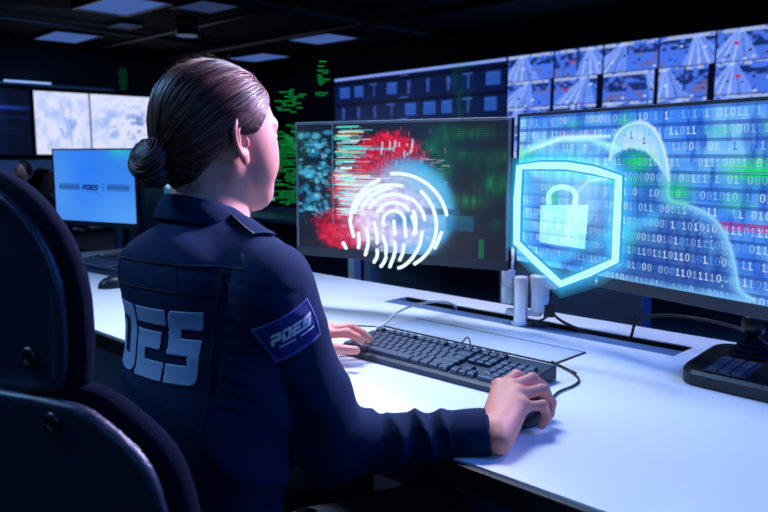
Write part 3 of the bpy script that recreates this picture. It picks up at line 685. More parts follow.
# fingerprint
fO = at_px(400, 217, 1.78); fx = axL.lerp(Rr, .5).normalized(); fn = Vector((fx.y, -fx.x, 0)); fm = 1.78/750*1.03
t = thing('fingerprint_emblem', 'glowing white fingerprint of curved ridges floating in front of the left monitor', 'emblem', fO-Vector((0, 0, .13)))
def fp(x, y): return fO+fx*((x-400)*fm)+Vector((0, 0, (217-y)*fm))
def ridge(pts, wd=.0085, m=M_ridge):
    P = [Vector(p) for p in spline([(a, b_, 0) for a, b_ in pts], 5)]; P = [fp(p.x, p.y) for p in P]
    b_ = MB(); ribbon(b_, P, wd, .002, fn)
    for e in (P[0], P[-1]): b_.prism([(wd/2*math.cos(q), wd/2*math.sin(q)) for q in np.linspace(0, 2*PI, 13)[:-1]], e, fx, (0, 0, 1), fn, .002)
    b_.build('ridge', m, t)
def A(cx, cy, rx, ry, a0, a1, n=9): return [(cx+rx*math.cos(math.radians(a)), cy-ry*math.sin(math.radians(a))) for a in np.linspace(a0, a1, n)]
cx, cy = 394, 222
for spec in (A(cx, cy, 11, 11, 200, -10)+[(406, 236)], A(cx, cy, 19, 19, 150, 40), [(394, 221), (395, 234)], A(cx+1, cy, 21, 22, 30, -10)+[(416, 232)],
             A(cx, cy, 28, 27, 150, 60), A(cx+2, cy+2, 29, 29, 62, 10), A(cx-2, cy-6, 38, 30, 175, 75), A(cx, cy+3, 42, 43, 50, -60, 12), A(cx+2, cy+2, 51, 49, 95, 12, 12),
             A(cx, cy, 35, 33, 155, 95), A(cx, cy, 44, 43, 178, 110), [(441, 231), (438, 239), (435, 246)], [(374, 223), (377, 235), (377, 243)], [(383, 236), (386, 246), (386, 254)],
             [(366, 229), (368, 242), (365, 255)], [(358, 234), (358.5, 242), (358, 248)], [(377, 250), (377, 256), (374, 262)], [(386, 257), (384, 262), (381, 266)], [(395, 242), (395, 252), (390, 266)],
             [(404, 244), (403, 252), (400, 259)], [(422, 231), (420, 243), (413, 256), (405, 264), (399, 267)], [(349, 221), (351, 230), (353, 237)], [(342, 244), (345, 249)], [(412, 216), (415, 226), (414, 233)]):
    ridge(spec)

# ------------------------------------------------------------------ keyboard
def key_mesh(w_, d_, nm):
    b_ = MB(); hx, hy = w_/2, d_/2; V = []
    for z, k, dy in ((0, 0, 0), (.006, .0012, .0003), (.0078, .0022, .001)):
        V += [(-hx+k, -hy+k+dy, z), (hx-k, -hy+k+dy, z), (hx-k, hy-k*.6+dy, z), (-hx+k, hy-k*.6+dy, z)]
    F = [(3, 2, 1, 0), (8, 9, 10, 11)]
    for i in range(2):
        for k in range(4): F.append((i*4+k, i*4+(k+1) % 4, (i+1)*4+(k+1) % 4, (i+1)*4+k))
    me = bpy.data.meshes.new(nm); me.from_pydata(V, [], F); me.materials.append(M_key); return me
KU = .0190
def keyboard(loc, rz, label, group):
    t = thing('keyboard', label, 'keyboard', loc, rz, group)
    W_, D_ = .452, .150
    prof = [(-D_/2, 0), (D_/2, 0), (D_/2, .028), (D_/2-.012, .029), (-D_/2+.014, .0135), (-D_/2, .010)]
    MB().prism(prof, (-W_/2, 0, 0), (0, 1, 0), (0, 0, 1), (1, 0, 0), W_).build('case', M_kbd, t, bevel=.0025, world=False)
    sl_ = math.atan2(.0155, D_-.026)
    rows = [(5.35, [(0, 1), (2, 1), (3, 1), (4, 1), (5, 1), (6.5, 1), (7.5, 1), (8.5, 1), (9.5, 1), (11, 1), (12, 1), (13, 1), (14, 1), (15.3, 1), (16.3, 1), (17.3, 1)]),
            (4, [(i, 1) for i in range(13)]+[(13, 2)]+[(15.3+i, 1) for i in range(3)]+[(18.6+i, 1) for i in range(4)]),
            (3, [(0, 1.5)]+[(1.5+i, 1) for i in range(12)]+[(13.5, 1.5)]+[(15.3+i, 1) for i in range(3)]+[(18.6+i, 1) for i in range(3)]),
            (2, [(0, 1.75)]+[(1.75+i, 1) for i in range(11)]+[(12.75, 2.25)]+[(18.6+i, 1) for i in range(3)]),
            (1, [(0, 2.25)]+[(2.25+i, 1) for i in range(10)]+[(12.25, 2.75)]+[(16.3, 1)]+[(18.6+i, 1) for i in range(3)]),
            (0, [(0, 1.25), (1.25, 1.25), (2.5, 1.25), (3.75, 6.25), (10, 1.25), (11.25, 1.25), (12.5, 1.25), (13.75, 1.25), (15.3, 1), (16.3, 1), (17.3, 1), (18.6, 2), (20.6, 1)])]
    meshes = {}
    def put(x, y, w_, h_):
        k = (w_, h_)
        if k not in meshes: meshes[k] = key_mesh(w_*KU-.0018, h_*KU-.0018, 'key')
        o = bpy.data.objects.new('key', meshes[k]); C.objects.link(o); o.parent = t
        yy = -D_/2+.022+(y+h_/2-.5)*KU*.965
        o.location = (-W_/2+.0125+(x+w_/2)*KU, yy, .0137+(yy+D_/2-.014)*math.tan(sl_)+.0006); o.rotation_euler = (sl_, 0, 0)
    for y, ks in rows:
        for x, w_ in ks: put(x, y, w_, 1)
    put(21.6, 2, 1, 2); put(21.6, 0, 1, 2)
    MB().prism([(-.006, 0), (-.006, .004), (.006, .004), (.006, 0)], (-W_/2+.06, D_/2-.01, 0), (0, 1, 0), (0, 0, -1), (1, 0, 0), .03).build('foot', M_black, t, world=False)
    return t
kb = keyboard((-.945, 1.128, DESK+.0008), .012, 'black full-size keyboard on the white desk between the woman\'s hands', 'black keyboards on the white desk')
cable('keyboard_cable', [(-.951, 1.202, .762), (-.951, 1.214, .772), (-.953, 1.230, .778), (-.960, 1.248, .770), (-.966, 1.262, .752), (-.968, 1.275, .7435)], .0018, M_cable, 'thin black cable looping up from the back edge of the near keyboard')
kb2 = copy_tree(kb); kb2.location = (-2.60, 1.255, DESK+.0008); kb2.rotation_euler = (0, 0, .05); kb2['label'] = 'distant black keyboard on the far left end of the white desk'
# mouse
def mouse(loc, rz, label):
    t = thing('computer_mouse', label, 'mouse', loc, rz, 'black mice on the white desk')
    def f(P):
        d = elld(P, (0, 0, .002), (.031, .057, .036)); d = si(d, -(P[:, 2]-.001), .002)
        d = np.maximum(d, np.abs(P[:, 0])-.030); g = np.maximum(np.abs(P[:, 0])-.0012, .012-P[:, 1]); g2 = np.maximum(np.abs(P[:, 1]-.012)-.0009, -(P[:, 2]-.015))
        return ss(ss(d, g, .001), g2, .001)
    V, F = surface_nets(f, (-.04, -.065, -.004), (.04, .065, .044), .0016)
    link_mesh('shell', V, F, M_black, t, True, world=False)
    MB().tube([(-.004, .030, .0365), (.004, .030, .0365)], .007, 16).build('scroll_wheel', M_edge, t, world=False); return t
ms = mouse((-.642, .985, DESK+.001), .06, 'black computer mouse gripped under the woman\'s right hand')
mouse((-2.27, 1.10, DESK+.001), -.1, 'distant mouse on the desk just left of the woman\'s back')

# ------------------------------------------------------------------ joystick controller at the right
t = thing('joystick_controller', 'black camera joystick console with a small keypad on the right of the desk', 'joystick controller', (-.400, 1.428, DESK), math.radians(-4))
Wc, Dc = .30, .175
poly = [(p[0], p[1]) for p in rrect(Wc, Dc, .035, 6)]
def console():
    V = []; n = len(poly)
    def ring(k, z0, z1): 
        for x, y in poly: V.append((x*k, y*(1-(1-k)*Wc/Dc), z0+(z1-z0)*(y/Dc+.5)))
    ring(.985, 0, 0); ring(1.0, .004, .004); ring(1.0, .022, .042); ring(.975, .029, .050); ring(.93, .031, .052)
    F = [tuple(range(n))[::-1], tuple(4*n+k for k in range(n))]
    for i in range(4):
        for k in range(n): F.append((i*n+k, i*n+(k+1) % n, (i+1)*n+(k+1) % n, (i+1)*n+k))
    return V, F
V, F = console(); o = link_mesh('housing', V, F, M_black, t, False, world=False)
kz = lambda y: .031+.021*(y/Dc+.5)
MB().box((-.066, -.040, kz(-.040)+.0006), (.074, .080, .0015), M=Matrix.Rotation(math.atan2(.021, Dc), 3, 'X')).build('keypad_plate', M_kbd, t, world=False)
for r_ in range(4):
    for c_ in range(3):
        y = -.069+r_*.0190; MB().box((-.088+c_*.0215, y, kz(y)+.0025), (.016, .016, .004), M=Matrix.Rotation(math.atan2(.021, Dc), 3, 'X')).build('key', mat('pad_key_grey', rgb(60, 68, 84), .4), t, world=False)
bx, by = -.068, .042
MB().lathe((bx, by, kz(by)-.002), [(.038, 0), (.039, .005), (.028, .007), (.033, .010), (.032, .015), (.022, .017), (.027, .020), (.026, .024), (.016, .026), (.020, .029), (.012, .034)], 28).build('boot', M_cush, t, smooth=True, world=False)
MB().lathe((bx, by, kz(by)+.030), [(.010, 0), (.010, .008), (.018, .011), (.021, .020), (.021, .040), (.016, .046)], 24).build('stick_knob', M_black, t, smooth=True, world=False)

# ------------------------------------------------------------------ desktop-picture monitor at the left
cv = Canvas(300, 200, (52, 128, 236)); u, v = cv.u, cv.v
cv.blob(.35, .45, .35, .5, (36, 118, 250), .75); cv.blob(.9, 1.0, .6, .5, (96, 168, 248), .7); cv.blob(.05, .6, .25, .8, (100, 164, 236), .5); cv.blob(.85, .0, .15, .12, (50, 210, 200), .6)
for k in range(5):
    for a0, a1 in ((.055, .325), (.66, .93)): cv.rect(a0, .475+k*.0185, a1, .475+k*.0185+.012, (26, 52, 110), .85)
cv.mix(word_mask((u-.355)/(.050), 1-(v-.485)/.075, .25)*.95, (14, 26, 60))
for dx, dy in ((.0, .0), (.02, .0), (.0, .03), (.018, .028), (.006, .055), (.018, .062), (.01, -.02)): cv.rect(.60+dx, .48+dy, .612+dx, .50+dy, (50, 90, 170), .8)
cv.rect(.42, .582, .54, .590, (30, 60, 120), .5)
monF, OF_, axF, nF, WF = monitor('monitor', 'blue monitor with striped wordmark at the far left end of the desk', (-3.20, 1.299), (-2.745, 1.432), 1.186, .315, cv, bz=.006, bzb=.020, rimcol=M_edge)
t = thing('monitor_stand', 'dark wire-like stand under the far left blue monitor', 'monitor stand', (-3.05, 1.47, DESK))
MB().tube([(-2.98, 1.50, DESK+.004), (-2.98, 1.50, .95), (-2.975, 1.425, .96)], .014, 10).build('pole', M_black, t, smooth=True)
MB().lathe((-2.98, 1.50, DESK+.001), [(.09, 0), (.09, .006), (.02, .012)], 28).build('base', M_black, t)

# ================================================================== BACKGROUND STATIONS
def far_desk(x0, x1, y0, y1, label):
    t = thing('desk', label, 'desk', ((x0+x1)/2, (y0+y1)/2, 0), 0, 'white desks in the dark background')
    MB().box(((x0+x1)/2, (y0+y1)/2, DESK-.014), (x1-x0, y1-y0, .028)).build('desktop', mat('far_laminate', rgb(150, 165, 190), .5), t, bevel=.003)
    MB().box(((x0+x1)/2, y1-.05, .42), (x1-x0-.1, .02, .56)).build('modesty_panel', M_panel, t)
    for x in (x0+.05, x1-.05): MB().box((x, (y0+y1)/2, .362), (.05, y1-y0-.1, .72)).build('leg', M_white, t)
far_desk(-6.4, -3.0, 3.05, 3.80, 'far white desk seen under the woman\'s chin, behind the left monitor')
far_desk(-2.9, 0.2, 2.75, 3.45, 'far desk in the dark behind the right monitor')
M_scr = screen_mat()
def bright_canvas(seed):
    cv = Canvas(90, 60, (30, 90, 130)); n = cv.noise(8, 6, seed, 3); cv.mix(np.clip((n-.45)*5, 0, 1), (160, 214, 240)); cv.mix(np.clip((cv.noise(12, 9, seed+1, 2)-.58)*6, 0, 1), (16, 40, 70)); return cv
def small_station(A_, B_, zt, H_, label, seed, cv=None, rim=None):
    t, O, ax, n, W = monitor('monitor', label, A_, B_, zt, H_, cv or bright_canvas(seed), bz=.01, bzb=.02)
    c = (Vector((A_[0], A_[1], 0))+Vector((B_[0], B_[1], 0)))/2
    MB().bar(c-n*.04+Vector((0, 0, zt-H_*.6)), c-n*.06+Vector((0, 0, DESK+.01)), .05, .02, up=(ax.x, ax.y, 0)).build('stand', M_black, t)
    MB().box(c-n*.03+Vector((0, 0, DESK+.007)), (.22, .16, .012), rz=math.atan2(ax.y, ax.x)).build('base', M_black, t)
small_station((-5.15, 3.30), (-4.45, 3.42), 1.17, .36, 'background monitor with a pale teal picture seen past the hair bun', 61)
small_station((-5.95, 3.20), (-5.28, 3.30), 1.14, .36, 'background monitor with a pale picture right beside the blue wordmark monitor', 71)
dark = Canvas(60, 40, (8, 14, 30))
t = thing('monitor', 'dark monitor standing edge-on behind the hair bun, beside the blue wordmark monitor', 'monitor', (-3.62, 2.05, 0.0))
o_, F_, R_ = at_px(150, 195, 3.6), Fv, Rr
MB().box(o_+Vector((0, 0, -.01)), (.048, .34, .36), rz=math.atan2(Rr.y, Rr.x)+.03).build('housing', M_bezel, t, bevel=.004)
MB().tube([(o_.x, o_.y, .01), (o_.x, o_.y, 1.0)], .02, 10).build('pole', M_black, t); MB().lathe((o_.x, o_.y, .002), [(.16, 0), (.16, .012), (.03, .02)], 24).build('base', M_black, t)
# divider panels and boxes standing behind the desk
t = thing('desk_divider', 'blue-grey fabric divider panel behind the desk under the right monitor', 'divider', (-1.15, 2.02, 0))
MB().box((-1.18, 2.02, .455), (.48, .04, .83)).build('panel', M_panel, t, bevel=.004); MB().box((-.932, 2.02, .455), (.022, .05, .86)).build('post', M_alu, t, bevel=.002)
for x in (-1.38, -1.0): MB().box((x, 2.02, .02), (.06, .30, .04)).build('foot', M_black, t)
t = thing('white_stand', 'narrow white upright stand behind the desk under the left monitor', 'stand', (-2.085, 1.98, 0))
MB().box((-2.085, 1.98, .46), (.034, .04, .86)).build('upright', M_white, t, bevel=.003); MB().box((-2.085, 1.98, .015), (.25, .25, .03)).build('base', M_white, t, bevel=.004)

# ================================================================== CHAIR
def polyd(X, Y, poly):
    poly = np.array(poly, np.float32); d = np.full(X.shape, 1e9, np.float32); s = np.ones(X.shape, np.float32); n = len(poly); j = n-1
    for i in range(n):
        ex, ey = poly[j]-poly[i]; wx, wy = X-poly[i][0], Y-poly[i][1]; t = np.clip((wx*ex+wy*ey)/(ex*ex+ey*ey), 0, 1)
        d = np.minimum(d, (wx-ex*t)**2+(wy-ey*t)**2)
        c1 = Y >= poly[i][1]; c2 = Y < poly[j][1]; c3 = ex*wy > ey*wx
        s = np.where((c1&c2&c3)|(~c1&~c2&~c3), -s, s); j = i
    return s*np.sqrt(d)
CHP = math.radians(110); CHO = (-.945, .250)
chair = thing('office_chair', 'large black office chair the woman sits on, its shell back filling the lower left', 'chair', (CHO[0], CHO[1], 0), CHP-PI/2)
def sym(h): return [(a, z) for a, z in h]+[(-a, z) for a, z in h[::-1]]
CU = .002
up_out = [(p.x+CU, p.y) for p in spline([(a, z, 0) for a, z in sym([(.02, 1.146), (.07, 1.143), (.108, 1.128), (.140, 1.103), (.165, 1.068), (.180, 1.03), (.184, .985), (.182, .94), (.172, .905), (.15, .892), (.03, .884)])], 3)]
lo_out = [(p.x+CU, p.y) for p in spline([(a, z, 0) for a, z in sym([(.03, .915), (.12, .912), (.19, .906), (.232, .884), (.272, .848), (.292, .80), (.300, .74), (.288, .64), (.26, .54), (.20, .49), (.03, .485)])], 3)]
def plate(poly, w0, w1, grow, rad, curv, vc=0.0):
    def f(P):
        w_ = P[:, 1]-curv*(P[:, 0]-CU)**2-vc*(P[:, 2]-.9)**2
        d2 = polyd(P[:, 0], P[:, 2], poly)-grow+rad; dw = np.abs(w_-(w0+w1)/2)-(w1-w0)/2+rad
        return np.minimum(np.maximum(d2, dw), 0)+np.hypot(np.maximum(d2, 0), np.maximum(dw, 0))-rad
    return f
def sdf_obj(name, f, lo, hi, h, m, parent, world=False, it=1):
    V, F = surface_nets(f, lo, hi, h); V = relax(V, F, it); return link_mesh(name, V, F, m, parent, True, world)
BB = (-.36, -.03, .44), (.42, .16, 1.20)
fa = plate(up_out, -.002, .014, -.012, .006, .35)
dish = lambda P: np.clip(-polyd(P[:, 0], P[:, 2], up_out)-.018, 0, .012)*.5
sdf_obj('upper_shell', lambda P: np.maximum(fa(P), -(P[:, 1]-.35*(P[:, 0]-CU)**2-(-.002)-dish(P))), *BB, .005, M_chair, chair)
sdf_obj('upper_cushion', plate(up_out, .010, .036, .003, .012, .35), *BB, .006, M_cush, chair)
fb = plate(lo_out, -.010, .008, -.010, .007, .40)
sdf_obj('lower_shell', fb, *BB, .005, M_chair, chair)
sdf_obj('lower_cushion', plate(lo_out, .008, .040, .004, .015, .40), *BB, .006, M_cush, chair)
for u_, z_, base, m in ((.126, .941, .35, .001), (.163, .875, .40, -.011)):
    b_ = MB(); yy = base*(u_-CU)**2+m
    V = []; b_.lathe((0, 0, 0), [(.013, 0), (.013, .001), (.010, .003), (.005, .0035), (.005, .001)], 20)
    V = [(u_+p[0], yy-p[2], z_+p[1]) for p in b_.V]; link_mesh('rivet', V, b_.F, M_black, chair, True, world=False)
sdf_obj('seat', lambda P: si(boxd(P, (.03, .34, .425), (.25, .24, .045), .04), elld(P, (.03, .34, .40), (.30, .30, .12)), .02), (-.25, .06, .34), (.32, .62, .50), .009, M_cush, chair)
MB().bar((.03, .02, .55), (.03, .20, .37), .09, .02, up=(0, 1, 1)).bar((.03, .15, .37), (.03, .40, .37), .2, .02).build('back_bracket', M_black, chair, bevel=.004, world=False)
for s_ in (-1, 1):
    x = CU+s_*.285
    a = MB(); a.tube(spline([(x-.05*s_, .30, .37), (x, .30, .40), (x+.0*s_, .31, .55), (x, .32, .655)], 5), .016, 10); a.build('armrest_post', M_black, chair, smooth=True, world=False)
    if s_ < 0: MB().box((x, .33, .672), (.075, .26, .026)).build('armrest_pad', M_cush, chair, bevel=.012, world=False)
    else: MB().box((x, .26, .600), (.075, .20, .026)).build('armrest_pad', M_cush, chair, bevel=.012, world=False)
MB().lathe((.03, .34, .10), [(.03, 0), (.03, .12), (.02, .121), (.02, .27)], 20).build('gas_lift', M_alu, chair, smooth=True, world=False)
for k in range(5):
    a = 2*PI*k/5+.3; e = (.03+.29*math.cos(a), .34+.29*math.sin(a), .075)
    MB().tube([(.03, .34, .12), e], [.028, .016], 10).build('base_leg', M_black, chair, smooth=True, world=False)
    MB().tube([(e[0]-.012*math.sin(a), e[1]+.012*math.cos(a), .031), (e[0]+.012*math.sin(a), e[1]-.012*math.cos(a), .031)], .030, 18).build('caster', M_black, chair, world=False)

# ================================================================== THE WOMAN
off = thing('person', 'woman in navy uniform shirt, seen from behind, working at the near keyboard', 'person', (-.92, .52, 0))
TX = -.915
NB = np.array((-.928, .588, 1.072)); HC = np.array((-.928, .615, 1.199)); HS = .92
Rsh = np.array((-.788, .592, .992)); Lsh = np.array((-1.066, .600, .988))
Rel = np.array((-.778, .700, .738)); Rwr = np.array((-.607, .852, .766))
Lel = np.array((-1.205, .775, .79)); Lwr = np.array((-1.200, .955, .790))
# head frame: f forward, r right, u up
ha = math.radians(88); tl = math.radians(-5)
hf = np.array((math.cos(ha)*math.cos(tl), math.sin(ha)*math.cos(tl), math.sin(tl))); hr = np.array((math.sin(ha), -math.cos(ha), 0)); hu = np.cross(hr, hf)
HR = np.stack([hf, hr, hu]).astype(np.float32)     # world -> head local
def hl(P): return ((P-HC.astype(np.float32)) @ HR.T)/HS
def head(P):
    q = hl(P); qa = q.copy(); qa[:, 1] = np.abs(qa[:, 1])
    d = elld(q, (-.008, 0, .018), (.090, .071, .080))
    d = su(d, elld(q, (.030, 0, -.030), (.062, .058, .078)), .03)          # face mass
    d = su(d, elld(qa, (.044, .034, -.045), (.037, .033, .052)), .025)      # cheeks
    d = su(d, capd(qa, (.062, .0, -.098), (-.005, .050, -.066), .018, .014), .026)   # jaw
    d = su(d, capd(qa, (.050, .026, -.055), (.058, .012, -.088), .032, .028), .02)
    d = su(d, elld(q, (.072, 0, -.101), (.020, .026, .019)), .03)          # chin
    d = su(d, capd(q, (.087, 0, .000), (.101, 0, -.036), .0065, .009), .012)  # nose
    d = su(d, elld(qa, (.092, .010, -.039), (.011, .008, .007)), .006)
    d = su(d, capd(qa, (.082, .012, .015), (.070, .044, .012), .008, .007), .014) # brow
    d = ss(d, elld(qa, (.094, .032, -.006), (.014, .017, .011)), .012)     # sockets
    d = su(d, elld(qa, (.074, .031, -.006), (.0125, .013, .0125)), .003)   # eyeballs
    d = su(d, capd(qa, (.094, 0, -.062), (.083, .020, -.064), .006, .003), .006) # lips
    d = su(d, capd(qa, (.091, 0, -.072), (.081, .017, -.070), .006, .003), .005)
    d = ss(d, capd(qa, (.102, 0, -.067), (.088, .024, -.067), .0015, .001), .002)
    return d*HS
def ear(P):
    q = hl(P); qa = q.copy(); qa[:, 1] = np.abs(qa[:, 1])
    er = qa-np.array((-.008, .0715, -.022), np.float32)
    th_ = math.radians(14); e1 = er[:, 0]*math.cos(th_)+er[:, 2]*math.sin(th_); e3 = -er[:, 0]*math.sin(th_)+er[:, 2]*math.cos(th_)
    fl = math.radians(24); e2 = er[:, 1]*math.cos(fl)+e1*math.sin(fl); e1b = e1*math.cos(fl)-er[:, 1]*math.sin(fl)
    E_ = np.stack([e1b, e2-.002, e3], 1)
    w_ = .0165*(1-.20*np.clip(-E_[:, 2]/.03, 0, 1)); rr2 = np.hypot(E_[:, 0]/w_, (E_[:, 2]-.004)/.0290)
    shape = np.maximum((rr2-1)*.016, np.abs(E_[:, 1])-.0022)                      # thin blade
    rim = np.hypot((rr2-.93)*.0175, E_[:, 1]-.0025)-.0034
    rim = np.where((E_[:, 0] > .009)&(E_[:, 2] < .012), .02, rim); shape = su(shape, rim, .002)
    anti = np.hypot((np.hypot((E_[:, 0]-.001)/.0095, (E_[:, 2]-.001)/.019)-1)*.012, E_[:, 1]-.003)-.0026
    anti = np.where(E_[:, 0] > .004, .02, anti); shape = su(shape, anti, .002)
    shape = su(shape, elld(E_, (.003, .002, -.027), (.0085, .0050, .0105)), .004)   # lobe
    shape = su(shape, elld(E_, (.013, .001, -.004), (.0045, .0055, .0075)), .003)  # tragus
    shape = su(shape, elld(E_, (.004, -.008, -.004), (.011, .010, .019)), .004)    # root against the head
    return ss(shape, elld(E_, (.0045, .004, -.003), (.0062, .0060, .0105)), .002)*HS
def neck(P):
    return capd(P, NB+(-.002, .010, -.02), HC+hf*(-.020)+hu*(-.050), .055, .048)
def hw(v): return np.array(v)
# right hand (on the mouse)
RH = {'mcp': [(-.668, .946, .797), (-.648, .951, .800), (-.626, .940, .796), (-.607, .920, .786)],
      'pip': [(-.669, .996, .805), (-.640, .998, .806), (-.611, .980, .798), (-.590, .950, .785)],
      'dip': [(-.663, 1.020, .792), (-.630, 1.018, .789), (-.600, .992, .777), (-.586, .958, .765)],
      'tip': [(-.658, 1.036, .778), (-.622, 1.022, .770), (-.598, .986, .760), (-.591, .950, .753)]}
def hand(P, wr, H, thumb, wr_r=.024, rp=.0128):
    d = None
    W0 = np.array(wr)
    for i in range(4):
        m = np.array(H['mcp'][i]); off_ = (np.array(H['mcp'][i])-np.array(H['mcp'][1]))*.45
        c = capd(P, W0+off_, m, .0172, rp-(.0015 if i in (0, 3) else 0)-(.0012 if i == 3 else 0)); d = c if d is None else su(d, c, .016)
    for i in range(4):
        s_ = (1.0, 1.02, .97, .86)[i]; fgr = chain(P, [H['mcp'][i], H['pip'][i], H['dip'][i], H['tip'][i]], [.0100*s_, .0092*s_, .0080*s_, .0070*s_], .003)
        fgr = su(fgr, elld(P, H['pip'][i], (.0100*s_,)*3), .003)
        if i == 0: fs = fgr
        else: fs = su(fs, fgr, .0012)
    for i in range(4): d = su(d, elld(P, np.array(H['mcp'][i])+(0, 0, .0035), (.0112,)*3), .007)
    d = su(d, fs, .006)
    d = su(d, chain(P, thumb, [.017, .0145, .0105, .0085], .008), .012)
    return d
Rth = [(-.628, .885, .768), (-.655, .918, .765), (-.676, .955, .762), (-.676, .985, .758)]
d1 = np.array((.80, .60, 0)); p1 = np.array((-.60, .80, 0)); W_L = np.array((-1.195, .955, .785))
Lwr = W_L
def lf(a, b_, z): v = W_L+d1*(a-.010)+p1*(b_-.008); return (v[0], v[1], z)
LH = {'mcp': [lf(.086, -.012, .800), lf(.088, .010, .803), lf(.083, .032, .800), lf(.074, .052, .794)],
      'pip': [lf(.128, -.010, .803), lf(.134, .014, .808), lf(.124, .038, .803), lf(.106, .060, .796)],
      'dip': [lf(.150, -.006, .793), lf(.157, .018, .796), lf(.146, .042, .792), lf(.122, .064, .787)],
      'tip': [lf(.158, -.004, .784), lf(.172, .020, .783), lf(.160, .045, .781), lf(.133, .066, .779)]}
Lth = [lf(.022, -.014, .782), lf(.062, -.040, .782), lf(.115, -.060, .782), lf(.155, -.058, .780)]
def near(P, c, rad, fn):
    """evaluate fn only close to c"""
    out = np.linalg.norm(P-np.array(c, np.float32), axis=1)-rad+.03; m = out < .03+.0
    out = np.maximum(out, .03)
    if m.any(): out[m] = fn(P[m])
    return out
def body(P):
    d = near(P, HC, .24, lambda Q: head(Q))
    d = su(d, neck(P), .022)
    d = su(d, capd(P, NB+(0, 0, -.02), (TX, .57, .60), .05, .09), .03)
    for a, b_, c_ in ((Rsh, Rel, Rwr), (Lsh, Lel, Lwr)):
        d = su(d, capd(P, NB+(0, 0, -.06), a, .04, .035), .02); d = su(d, capd(P, a, b_, .036, .032), .01); d = su(d, capd(P, b_, c_, .032, .0235), .01)
    for s_ in (-1, 1):
        d = su(d, capd(P, (TX+s_*.07, .53, .56), (TX+s_*.12, .93, .53), .07, .05), .03); d = su(d, capd(P, (TX+s_*.12, .93, .53), (TX+s_*.13, .95, .13), .045, .03), .02)
    d = su(d, near(P, (-.64, .93, .78), .16, lambda Q: hand(Q, Rwr, RH, Rth)), .006)
    d = su(d, near(P, (-1.13, 1.03, .78), .18, lambda Q: hand(Q, Lwr, LH, Lth)), .006)
    return d
V, F = surface_nets(body, (-1.32, .40, .06), (-.50, 1.16, 1.34), .0026); V = relax(V, F, 1, .35)
V2, F2 = surface_nets(ear, tuple(HC-.12), tuple(HC+.12), .0012); V2 = relax(V2, F2, 1, .4)
link_mesh('body', np.concatenate([V, V2]), np.concatenate([F, F2+len(V)]), M_skin, off, True)
# eyes and brows, lips
M_eye = mat('eye_dark', rgb(40, 26, 22), .2); M_lip = mat('lip', rgb(190, 96, 100), .45)
def H2W(f_, r_, u_): return HC+(hf*f_+hr*r_+hu*u_)*HS
for s_ in (-1, 1):
    b_ = MB(); c_ = H2W(.0845, s_*.031, -.006); n_ = Vector(hf); rI = Vector(hr); uI = Vector(hu)
    b_.prism([(.0042*math.cos(q), .0042*math.sin(q)) for q in np.linspace(0, 2*PI, 15)[:-1]], c_, rI, uI, n_, .0022); b_.build('iris', M_eye, off)
    MB().tube([H2W(.086, s_*.014, .018), H2W(.083, s_*.028, .023), H2W(.073, s_*.041, .020)], [.002, .0024, .001], 6).build('eyebrow', M_hairbase, off, smooth=True)

# ---------------- hair
def hairline(u_): return np.interp(u_, [-.13, -.10, -.085, -.067, -.047, -.026, -.014, -.008, .012, .036, .060, .082, .10, .2], [-.075, -.068, -.052, -.042, -.034, -.022, -.010, .026, .036, .050, .068, .088, .13, .3])
def hair_shell(P):
    q = hl(P)
    d = elld(q, (-.010, 0, .014), (.098, .079, .086))
    d = su(d, elld(q, (-.052, 0, -.030), (.045, .056, .055)), .03)
    d = su(d, elld(q, (-.055, 0, -.072), (.028, .040, .030)), .02)
    cut = q[:, 0]-hairline(q[:, 2])-.012*(1-np.clip(np.abs(q[:, 1])/.07, 0, 1))*(q[:, 2] > -.02)
    return si(d, cut, .010)*HS
def hair_all(P):
    q = hl(P); d = hair_shell(P)
    a = np.arctan2(q[:, 1], q[:, 2]+.04)
    return d+.0012*np.sin(a*34+q[:, 0]*40)*np.clip((.07-q[:, 0])*20, 0, 1)
V, F = surface_nets(hair_all, tuple(HC-.16), tuple(HC+.15), .0035); V = relax(V, F, 2)
hair = link_mesh('hair', V, F, M_hairbase, off, True)
hb = BVHTree.FromPolygons([tuple(v) for v in V], [tuple(f) for f in F])
BUN = np.array((-.118, .004, -.058)); ROOT = np.array((-.088, 0, -.050))
def unit(v): return v/np.linalg.norm(v)
HO = np.array((-.02, 0, .0))           # centre the strands wrap around (head local)
def surf(dir_, lift):
    o_ = Vector(H2W(*(HO+dir_*.25))); d_ = Vector(H2W(*HO))-o_; d_.normalize()
    hit = hb.ray_cast(o_, d_)
    if hit[0] is None: return None
    return np.array(hit[0])-np.array(d_)*lift
